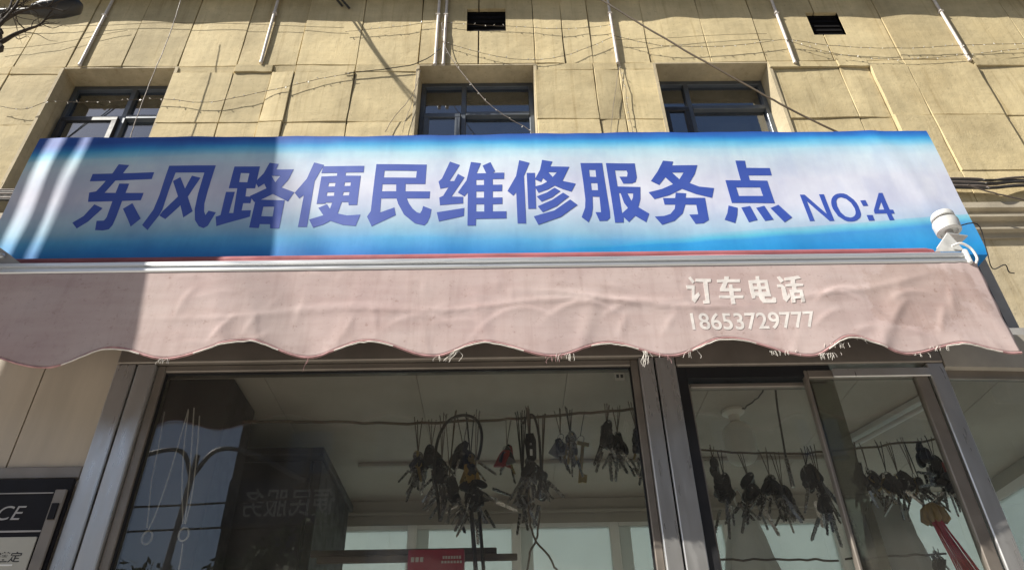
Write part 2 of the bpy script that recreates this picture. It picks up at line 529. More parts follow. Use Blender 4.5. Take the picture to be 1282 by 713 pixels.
def text_mesh(txt, x0, x1, z0, z1, y, shear=0.0, bold=0.0):
    """outlines of a built-in-font text fitted into a box of the XZ plane, as an MB"""
    cu = bpy.data.curves.new('text_tmp', 'FONT')
    cu.body = txt; cu.size = 1.0; cu.offset = bold; cu.extrude = 0.0; cu.shear = shear
    ob = bpy.data.objects.new('text_tmp', cu)
    col.objects.link(ob)
    dg = bpy.context.evaluated_depsgraph_get()
    me = ob.evaluated_get(dg).to_mesh()
    vs = [v.co.copy() for v in me.vertices]
    fs = [tuple(p.vertices) for p in me.polygons]
    ob.evaluated_get(dg).to_mesh_clear()
    bpy.data.objects.remove(ob); bpy.data.curves.remove(cu)
    ax, bx = min(v.x for v in vs), max(v.x for v in vs)
    az, bz = min(v.y for v in vs), max(v.y for v in vs)
    m = MB()
    m.add([(x0 + (v.x - ax) / (bx - ax) * (x1 - x0), y, z0 + (v.y - az) / (bz - az) * (z1 - z0)) for v in vs], fs)
    return m

# ------------------------------------------------------------------ ground
tag(MB().add([(-900, -900, 0), (900, -900, 0), (900, 900, 0), (-900, 900, 0)], [(0, 1, 2, 3)]).build('ground', 'pavement'), kind='structure')
tag(MB().add([(-900, -11, .004), (900, -11, .004), (900, -4.2, .004), (-900, -4.2, .004)], [(0, 1, 2, 3)]).build('road', 'asphalt'), kind='structure')
tag(MB().cbox(-60, 60, -4.2, -4.05, -.05, .12, .01).build('kerb', 'kerb_stone'), kind='structure')

# ------------------------------------------------------------------ the facade behind
YW = 3.60
bld = thing('office_building', (0, YW, 0), 'cream building with grooved wall panels rising behind the blue banner', 'building')
WINS = [(-3.283, -2.440), (-0.605, 0.268), (1.190, 2.058)]
ZT, ZS = 6.160, 4.55
w = MB()
prev = -6.4
for a, b_ in WINS:
    w.box(prev, a - .02, YW + .03, YW + .55, 4.66, 6.16 + .02); prev = b_ + .02
    w.box(a - .02, b_ + .02, YW + .03, YW + .55, 4.66 - .2, ZS)
w.box(prev, 6.4, YW + .03, YW + .55, 4.66, 6.18)
w.box(-6.4, 6.4, YW + .03, YW + .55, 6.181, 7.6)
w.build('wall', 'mortar', bld)
# vents pierce the top row of panels: the panel outlines go round them
VENTS = [(-0.252, 0.060, 6.572, 6.872), (2.505, 2.765, 6.490, 6.785)]

def panel(x0, x1, z0, z1, proud, gap=.005, nx=4, nz=4):
    rnd = random.uniform
    x0 += gap; x1 -= gap; z0 += gap; z1 -= gap
    yf = YW - proud
    vs, fs = [], []
    tx, tz = rnd(-.009, .009), rnd(-.010, .010)
    bul = rnd(-.004, .009)
    for j in range(nz + 1):
        for i in range(nx + 1):
            u, v_ = i / nx, j / nz
            ex = rnd(-.0030, .0030); ez = rnd(-.0030, .0030)
            y = yf + tx * (u - .5) + tz * (v_ - .5) - bul * math.sin(u * math.pi) * math.sin(v_ * math.pi) + rnd(-.0015, .0015)
            vs.append((x0 + (x1 - x0) * u + ex, y, z0 + (z1 - z0) * v_ + ez))
    for j in range(nz):
        for i in range(nx):
            a = j * (nx + 1) + i
            fs.append((a, a + 1, a + nx + 2, a + nx + 1))
    ring = [i for i in range(nx + 1)] + [(j + 1) * (nx + 1) - 1 for j in range(1, nz + 1)] + [nz * (nx + 1) + i for i in range(nx - 1, -1, -1)] + [j * (nx + 1) for j in range(nz - 1, 0, -1)]
    cx, cz = (x0 + x1) / 2, (z0 + z1) / 2
    o = len(vs)
    for k in ring:                                         # a small arris, then the sides
        p = vs[k]
        vs.append((p[0] + math.copysign(.003, p[0] - cx) * (abs(p[0] - cx) > (x1 - x0) * .45), p[1] + .004, p[2] + math.copysign(.003, p[2] - cz) * (abs(p[2] - cz) > (z1 - z0) * .45)))
    o2 = len(vs)
    for k in range(len(ring)):
        p = vs[o + k]; vs.append((p[0], YW + .032, p[2]))
    n = len(ring)
    for k in range(n):
        k2 = (k + 1) % n
        fs.append((ring[k], ring[k2], o + k2, o + k)); fs.append((o + k, o + k2, o2 + k2, o2 + k))
    return MB().add(vs, fs).build('panel', 'facade_panel', bld, smooth=35)

def holed_panel(x0, x1, z0, z1, hole):
    g = .0055
    x0 += g; x1 -= g; z0 += g; z1 -= g
    hx0, hx1, hz0, hz1 = hole
    if hx0 > x0 and hx1 < x1: rings = [[(x0, z0), (x1, z0), (x1, z1), (x0, z1)], [(hx0, hz0), (hx1, hz0), (hx1, hz1), (hx0, hz1)]]
    elif hx0 > x0: rings = [[(x0, z0), (x1, z0), (x1, hz0), (hx0, hz0), (hx0, hz1), (x1, hz1), (x1, z1), (x0, z1)]]
    else: rings = [[(x0, z0), (x1, z0), (x1, z1), (x0, z1), (x0, hz1), (hx1, hz1), (hx1, hz0), (x0, hz0)]]
    return MB().plate_xz(rings, YW - .008, YW + .032).build('panel', 'facade_panel', bld)

XT = [-5.9, -5.45, -5.0, -4.56, -4.12, -3.670, -3.276, -2.855, -2.438, -1.993, -1.536, -1.085, -.615, -.157, .282, .507, .724, 1.165, 1.628, 2.054, 2.578, 3.100, 3.618, 4.157, 4.68, 5.2, 5.7]
for x0, x1 in zip(XT, XT[1:]):
    hit = None
    for vt in VENTS:
        if vt[0] < x1 and vt[1] > x0: hit = vt
    if hit: holed_panel(x0, x1, 6.165, 7.25, hit)
    else: panel(x0, x1, 6.165, 7.25, random.uniform(.002, .012), nz=4)
PIERS = [[-5.9, -5.45, -5.0, -4.56, -4.12, -3.670, -3.283], [-2.440, -1.993, -1.708, -1.536, -1.085, -.605],
         [.268, .718, .905, 1.190], [2.058, 2.586, 2.820, 3.100, 3.630, 4.157, 4.68, 5.2, 5.7]]
for pier in PIERS:
    for x0, x1 in zip(pier, pier[1:]):
        pr_ = random.uniform(.004, .016)
        if abs(x0 - 2.82) < .01 or abs(x0 - 3.1) < .01: pr_ = .026
        if abs(x0 + 1.708) < .01: pr_ = .020
        strip = panel(x0, x1, 6.083, 6.165, random.uniform(.0, .020), nz=1)
        panel(x0, x1, 5.530, 6.083, pr_)
        panel(x0, x1, 4.972, 5.530, pr_ + random.uniform(-.004, .004))
        panel(x0, x1, 4.672, 4.972, pr_ + random.uniform(-.004, .004))
for a, b_ in WINS:                                         # plastered reveals
    rv = MB()
    rv.box(a - .019, a + .004, YW - .012, YW + .25, ZS, 6.15)
    rv.box(b_ - .004, b_ + .019, YW - .012, YW + .25, ZS, 6.15)
    rv.box(a - .019, b_ + .019, YW - .006, YW + .25, 6.151, 6.163)
    rv.box(a - .019, b_ + .019, YW - .03, YW + .25, ZS - .05, ZS - .001)
    rv.build('reveal', 'facade_plain', bld)
YF = YW + .16
for i, (a, b_) in enumerate(WINS):
    mx = a + .33 if i else a + .47
    mx = [-2.803, -.270, 1.447][i]
    tz_ = [5.790, 5.790, 5.838][i]
    fr = MB()
    a2, b2 = a + .006, b_ - .006
    fr.cbox(a2, b2, YF, YF + .06, 6.105, 6.147)
    fr.cbox(a2, a2 + .035, YF, YF + .06, ZS, 6.104)
    fr.cbox(b2 - .035, b2, YF, YF + .06, ZS, 6.104)
    fr.cbox(mx - .018, mx + .018, YF - .004, YF + .055, ZS, 6.104)
    f_o = fr.build('window', 'window_metal', bld)
    tr = MB()
    tr.cbox(a2 + .036, mx - .019, YF + .002, YF + .05, tz_ - .020, tz_ + .020)
    tr.cbox(mx + .019, b2 - .036, YF - .008, YF + .05, tz_ - .020, tz_ + .020)
    tr.build('transom', 'window_metal', f_o)
    # opening casement, lower left
    sh = MB()
    s0, s1 = (a2 + .037, mx - .020)
    yo = YF - .03
    sh.cbox(s0, s1, yo, yo + .035, tz_ - .062, tz_ - .024)
    sh.cbox(s0, s0 + .04, yo, yo + .035, ZS + .02, tz_ - .063)
    sh.cbox(s1 - .04, s1, yo, yo + .035, ZS + .02, tz_ - .063)
    sh.cbox(s0 + .041, s1 - .041, yo, yo + .035, ZS + .02, ZS + .06)
    sh.build('casement', 'dark_metal' if i != 1 else 'window_metal', f_o)
    def gpane(x0, x1, z0, z1, y):
        MB().box(x0, x1, y, y + .005, z0, z1).build('pane', 'glass_window', f_o)
    gpane(a2 + .03, mx - .015, tz_ + .018, 6.108, YF + .030)
    gpane(mx + .015, b2 - .03, tz_ + .018, 6.108, YF + .030)
    gpane(mx + .015, b2 - .03, ZS, tz_ - .018, YF + .030)
    gpane(s0 + .035, s1 - .035, ZS + .05, tz_ - .058, yo + .015)
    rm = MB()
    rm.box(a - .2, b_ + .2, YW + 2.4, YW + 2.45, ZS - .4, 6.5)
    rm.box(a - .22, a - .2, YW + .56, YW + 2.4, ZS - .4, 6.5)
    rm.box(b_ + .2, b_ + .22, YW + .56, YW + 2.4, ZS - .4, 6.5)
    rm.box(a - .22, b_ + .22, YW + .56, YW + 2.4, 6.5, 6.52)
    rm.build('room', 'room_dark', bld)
    cu = MB(); n = 22  # brown strip standing in for the soffit's reflection at the window head
    vs = []
    for k in range(n + 1):
        x = a + (b_ - a) * k / n
        y = YW + .33 + .015 * math.sin(k * 1.9)
        vs += [(x, y, 5.96), (x, y, 6.13)]
    cu.add(vs, [(2 * k, 2 * k + 2, 2 * k + 3, 2 * k + 1) for k in range(n)])
    cu.build('reflection_strip', 'reflected_brown', f_o, smooth=60)
for vx0, vx1, vz0, vz1 in VENTS:
    vb = MB()
    vb.box(vx0 - .004, vx0, YW - .004, YW + .029, vz0, vz1).box(vx1, vx1 + .004, YW - .004, YW + .029, vz0, vz1)
    vb.box(vx0, vx1, YW + .022, YW + .029, vz0, vz1)
    vo = vb.build('vent', 'vent_dark', bld)
    for k in range(5):
        z = vz0 + .035 + k * (vz1 - vz0 - .05) / 4.4
        m_ = MB(); m_.add([(vx0 + .012, YW + .020, z + .012), (vx1 - .012, YW + .020, z + .012), (vx1 - .012, YW + .014, z - .010), (vx0 + .012, YW + .014, z - .010),
                           (vx0 + .012, YW + .021, z + .015), (vx1 - .012, YW + .021, z + .015), (vx1 - .012, YW + .015, z - .007), (vx0 + .012, YW + .015, z - .007)],
                          [(0, 1, 2, 3), (4, 5, 6, 7), (0, 1, 5, 4), (2, 3, 7, 6), (0, 3, 7, 4), (1, 2, 6, 5)])
        m_.build('slat', 'vent_dark', vo)
# eave that shades the head of the wall; its soffit edge wanders a little
ev = MB(); n = 60
vs = []
for k in range(n + 1):
    x = -7 + 14 * k / n
    y = 3.44 + .006 * math.sin(k * 1.3) + .004 * math.sin(k * 3.1)
    vs += [(x, y, 7.065), (x, y, 7.36), (x, 4.3, 7.36), (x, 4.3, 7.345), (x, YW + .02, 7.345), (x, YW + .02, 7.10)]
fs = []
for k in range(n):
    for j in range(6):
        fs.append((k * 6 + j, k * 6 + (j + 1) % 6, (k + 1) * 6 + (j + 1) % 6, (k + 1) * 6 + j))
ev.add(vs, fs); ev.build('eave', 'eave_concrete', bld)
# string course between the floors and the plain wall under it
cn = MB()
cn.profile_x([(YW - .050, 4.668), (YW + .05, 4.668), (YW + .05, 4.40), (YW - .012, 4.40), (YW - .012, 4.440), (YW - .045, 4.447), (YW - .045, 4.462), (YW - .015, 4.475), (YW - .015, 4.535),
              (YW - .055, 4.542), (YW - .055, 4.560), (YW - .020, 4.575), (YW - .020, 4.612), (YW - .050, 4.622)], -6.4, 6.4)
cn.build('string_course', 'stone_band', bld)
MB().box(-6.4, 6.4, YW, YW + .3, 2.951, 4.399).build('lower_wall', 'facade_plain', bld)
MB().box(-6.4, 6.4, YW - .01, YW + .3, 0, 2.95).build('base_wall', 'white_paint', bld)

# downpipe stubs from the eave
PIPES = [(-3.166, 6.168, 'white pipe stub on the wall left of the first window'),
         (-1.805, 6.179, 'white pipe stub on the wall above the banner\'s two left characters'),
         (-.484, 6.143, 'left one of two white pipe stubs side by side above the middle window'),
         (-.421, 6.142, 'right one of two white pipe stubs side by side above the middle window'),
         (.906, 6.144, 'white pipe stub on the wall between middle window and right window'),
         (2.258, 6.126, 'white pipe stub just left of the right-hand square vent'),
         (3.608, 6.138, 'white pipe stub at the far right of the wall')]
for x, z, lab in PIPES:
    t = thing('drain_pipe', (x, YW - .04, z), lab, 'pipe', 'white pipe stubs hanging from the eave')
    dx = random.uniform(-.006, .006)
    MB().tube([(x, YW - .022, z), (x + dx * .4, YW - .024, z + .3), (x + dx, YW - .022, 7.2)], .0115, 10).build('pipe', 'pipe_white', t, smooth=40)
    MB().tube([(x, YW - .022, z - .002), (x, YW - .022, z + .022)], .0135, 10).build('collar', 'pipe_white', t, smooth=40)
    MB().cbox(x - .018, x + .018, YW - .037, YW - .004, z + .62, z + .63, .002).build('clip', 'pipe_white', t)

# ------------------------------------------------------------------ cables on and before the wall
def cable(name, pts, r, m, label, cat, group=None, bulbs=0, sagk=6, hang=.016):
    t = thing(name, pts[0], label, cat, group)
    path = smooth_path(pts, sagk)
    path = [p + Vector((random.uniform(-.002, .002), 0, random.uniform(-.003, .003))) for p in path]
    MB().tube(path, r, 5).build('cable', m, t, smooth=60)
    if bulbs:
        L = [0]
        for a, b in zip(path, path[1:]): L.append(L[-1] + (b - a).length)
        mb = MB()
        for k in range(bulbs):
            s = L[-1] * (k + .5 + random.uniform(-.25, .25)) / bulbs
            i = max(j for j in range(len(L)) if L[j] <= s)
            i = min(i, len(path) - 2)
            p = path[i].lerp(path[i + 1], (s - L[i]) / max(1e-6, L[i + 1] - L[i]))
            d = Vector((random.uniform(-.6, .6), random.uniform(-.3, .1), random.uniform(-1, .6))).normalized() * hang
            mb.tube([p, p + d * .5, p + d * .7, p + d], [.0022, .0022, .0042, .0026], 5)
        mb.build('bulb', 'bulb_clear', t)['kind'] = 'stuff'
    return t

def on(pts, Y):                                            # (x, z) pairs hung at one depth
    return [(x, Y, z) for x, z in pts]

G = 'thin cables strung across the cream wall'
cable('cable', on([(-2.498, 6.825), (-2.483, 6.612), (-2.466, 6.204), (-2.468, 5.811), (-2.461, 5.457), (-2.450, 5.206), (-2.427, 4.890), (-2.387, 4.584)], 3.42), .0032, 'cable_grey', 'thin pale cable slanting down past the first window', 'cable', G)
cable('cable', on([(0.629, 6.001), (0.890, 5.694), (1.222, 5.326), (1.548, 4.982), (1.740, 4.790), (1.928, 4.626), (2.112, 4.481), (2.235, 4.313)], 2.9) + [(1.95, 3.2, 4.42), (2.2, 3.51, 4.70)], .0062, 'cable_brown', 'thick cable slanting down across the right window to the banner', 'cable', G)
S = 'string lights hung over the cream wall'
cable('string_light', on([(-3.569, 5.692), (-3.386, 5.656), (-3.234, 5.739), (-3.013, 5.727), (-2.732, 5.741), (-2.421, 5.754), (-2.097, 5.715), (-1.716, 5.823), (-1.357, 5.953), (-1.099, 6.023)], 3.56), .0020, 'cable_brown', 'string of tiny bulbs crossing the first window and the wall beside it', 'string light', S, 34)
cable('string_light', on([(-0.448, 6.610), (-0.420, 6.355), (-0.327, 6.112), (-0.204, 5.880), (-0.075, 5.659), (0.083, 5.488), (0.182, 5.405), (0.350, 5.204), (0.499, 4.976)], 3.55), .0028, 'cable_grey', 'string of tiny bulbs slanting across the middle window', 'string light', S, 18)
cable('string_light', on([(-1.208, 6.545), (-0.972, 6.583), (-0.785, 6.612), (-0.502, 6.661), (-0.279, 6.637), (-0.088, 6.614), (0.103, 6.601), (0.419, 6.566), (0.673, 6.573), (0.918, 6.612)], 3.57), .0018, 'cable_brown', 'string of tiny bulbs crossing in front of the middle vent', 'string light', S, 26)
cable('string_light', on([(-0.442, 6.413), (-0.211, 6.301), (0.035, 6.210), (0.278, 6.178), (0.493, 6.223), (0.717, 6.338), (0.903, 6.457)], 3.57), .0018, 'cable_brown', 'sagging string of tiny bulbs over the middle window head', 'string light', S, 20)
cable('string_light', on([(0.901, 6.453), (1.212, 6.338), (1.408, 6.316), (1.705, 6.312), (1.959, 6.339), (2.251, 6.385), (2.576, 6.311), (2.908, 6.277), (3.249, 6.273), (3.571, 6.298), (4.144, 6.321)], 3.56), .0020, 'cable_brown', 'string of tiny bulbs below the right vent, running to the frame edge', 'string light', S, 40)
cable('string_light', on([(2.251, 6.382), (2.555, 6.229), (2.843, 6.158), (3.207, 6.143), (3.628, 6.196), (4.124, 6.268)], 3.565), .0018, 'cable_brown', 'lower sagging string of tiny bulbs beside the right pipe stub', 'string light', S, 26)
cable('string_light', on([(0.920, 6.141), (0.916, 5.981), (0.931, 5.845), (0.925, 5.686), (0.926, 5.541), (0.931, 5.384), (0.921, 5.102)], 3.57), .0022, 'cable_brown', 'string of tiny bulbs hanging straight down left of the right window', 'string light', S, 12)
cable('cable', on([(0.912, 6.122), (0.860, 5.846), (0.811, 5.585), (0.779, 5.378), (0.747, 5.104)], 3.57), .0018, 'cable_grey', 'thin wire hanging straight down left of the right window', 'cable', G)
cable('cable', on([(-3.929, 6.620), (-3.563, 6.646), (-3.157, 6.652), (-2.692, 6.678), (-2.056, 6.659), (-1.226, 6.597)], 3.57), .0018, 'cable_brown', 'thin wire along the shade line above the first window', 'cable', G)
cable('cable', on([(-3.828, 6.357), (-3.482, 6.412), (-3.147, 6.518), (-2.919, 6.587)], 3.57), .0016, 'cable_brown', 'thin wire rising over the top left wall panels', 'cable', G)
cable('cable', on([(-1.150, 6.036), (-0.927, 6.070), (-0.750, 6.106), (-0.631, 6.142), (-0.515, 6.236), (-0.445, 6.333)], 3.57), .0036, 'cable_black', 'black wire climbing to the paired pipe stubs', 'cable', G)
cable('cable', on([(-0.591, 6.066), (-0.606, 5.910), (-0.654, 5.733), (-0.740, 5.564), (-0.800, 5.400)], 3.57), .0024, 'cable_brown', 'wire hanging down the left jamb of the middle window', 'cable', G)
cable('cable', on([(-0.615, 6.066), (-0.622, 5.777), (-0.663, 5.521), (-0.677, 5.398)], 3.57), .0018, 'cable_brown', 'second thinner wire hanging beside the middle window\'s left jamb', 'cable', G)
cable('cable', on([(0.899, 6.416), (1.289, 6.432), (1.735, 6.467), (2.118, 6.482)], 3.57), .0015, 'cable_brown', 'hair thin wire above the right window head', 'cable', G)
t = thing('service_cable', (-1.3, 3.5, 6.9), 'pair of service cables leaving the wall under the eave', 'cable')
for k in range(2):
    o_ = .10 * k
    MB().tube(smooth_path([(-1.27 + o_ * .6, 3.58, 6.90 - o_ * .3), (-2.53 + o_ * 1.4, 2.6 + .1 * k, 8.05 - o_), (-4.6 + o_, .9, 10.2), (-9, -3, 12.5)], 8), .010, 6).build('cable', 'cable_black', t, smooth=60)
# bundle of telecom cables along the string course
bt = thing('cable_bundle', (2.9, YW - .08, 4.85), 'sagging bundle of dark cables on the wall right of the banner', 'cable bundle')
specs = [(219, 216, .0085), (222, 219, .0075), (224, 222, .0095), (227, 224, .0085), (230, 222, .011), (233, 226, .0075)]
BX = [(2.476, 4.862), (3.000, 4.855), (3.193, 4.809), (3.476, 4.855)]
for k, (za, zb, r) in enumerate(specs):
    z0 = BX[1][1] - k * .017
    pts = [(-6.0, YW - .07 - .012 * (k % 3), z0 + .03), (-2, YW - .07, z0 - .02), (1.6, YW - .07 - .012 * (k % 3), z0 + .01 + .006 * k), (BX[1][0], YW - .075, z0), (BX[2][0], YW - .08 - .01 * (k % 2), z0 - .018 + random.uniform(-.01, .012)),
           (BX[3][0], YW - .07, z0 + .012 + random.uniform(-.012, .012)), (4.2, YW - .07, z0 - .01), (6.2, YW - .07, z0)]
    MB().tube(smooth_path(pts, 10), r, 6).build('cable', 'cable_black' if k % 2 else 'cable_grey', bt, smooth=60)
cable('cable', on([(2.990, 4.729), (3.043, 4.693), (3.151, 4.644), (3.328, 4.580)], 3.45), .0055, 'cable_grey', 'single loose cable drooping from the bundle right of the banner', 'cable')
# ------------------------------------------------------------------ banner
def wave_b(x, z):
    v_ = (z - 2.812) / .528
    return (.0035 * math.sin(x * 5.1 + 1.2) + .0025 * math.sin(x * 11.7 + z * 6) + .004 * math.sin(z * 9 + x * 2.2)) * math.sin(max(0, min(1, v_)) * math.pi) \
        + .0018 * math.sin(x * 31 + z * 9) * max(0, 1 - abs(v_ - .1) * 4) + .0010 * math.sin(x * 43 + z * 21 + 2 * math.sin(x * 3)) * max(0, abs(v_ - .45) * 2 - .3) \
        + .0030 * math.exp(-((x - 1.30 + .25 * (z - 3.1)) / .03) ** 2) + .0025 * math.exp(-((x + 1.38 + .2 * (z - 3.1)) / .03) ** 2)
YB = 1.70
ban = thing('shop_banner', (0, YB, 2.81), 'long blue and white printed banner with big blue Chinese characters above the awning', 'banner')
bx0, bx1, bz0, bz1 = -1.512, 1.427, 2.812, 3.340
m_ = MB(); nx, nz = 150, 24
vs = []
for j in range(nz + 1):
    for i in range(nx + 1):
        x = bx0 + (bx1 - bx0) * i / nx
        z = bz0 + (bz1 - bz0) * j / nz
        e = 0
        if j == nz: e = .0025 * math.sin(x * 4.0) + .0015 * math.sin(x * 17)
        vs.append((x, YB - wave_b(x, z), z + e))
fs = [(j * (nx + 1) + i, j * (nx + 1) + i + 1, (j + 1) * (nx + 1) + i + 1, (j + 1) * (nx + 1) + i) for j in range(nz) for i in range(nx)]
ring = list(range(nx + 1)) + [(j + 1) * (nx + 1) - 1 for j in range(1, nz + 1)] + [nz * (nx + 1) + i for i in range(nx - 1, -1, -1)] + [j * (nx + 1) for j in range(nz - 1, 0, -1)]
o0 = len(vs)
for k in ring:
    p = vs[k]; vs.append((p[0], YB + .075, p[2]))
for k in range(len(ring)):
    k2 = (k + 1) % len(ring)
    fs.append((ring[k], ring[k2], o0 + k2, o0 + k))
m_.add(vs, fs).build('sheet', 'banner_print', ban, smooth=50)
bk = MB()
for z in (bz0 + .006, (bz0 + bz1) / 2, bz1 - .034):
    bk.box(bx0 + .006, bx1 - .006, YB + .03, YB + .058, z, z + .028)
for k in range(7):
    x = bx0 + .008 + k * (bx1 - bx0 - .05) / 6
    bk.box(x, x + .028, YB + .0585, YB + .0735, bz0 + .006, bz1 - .006)
bk.build('frame', 'pole_steel', ban)
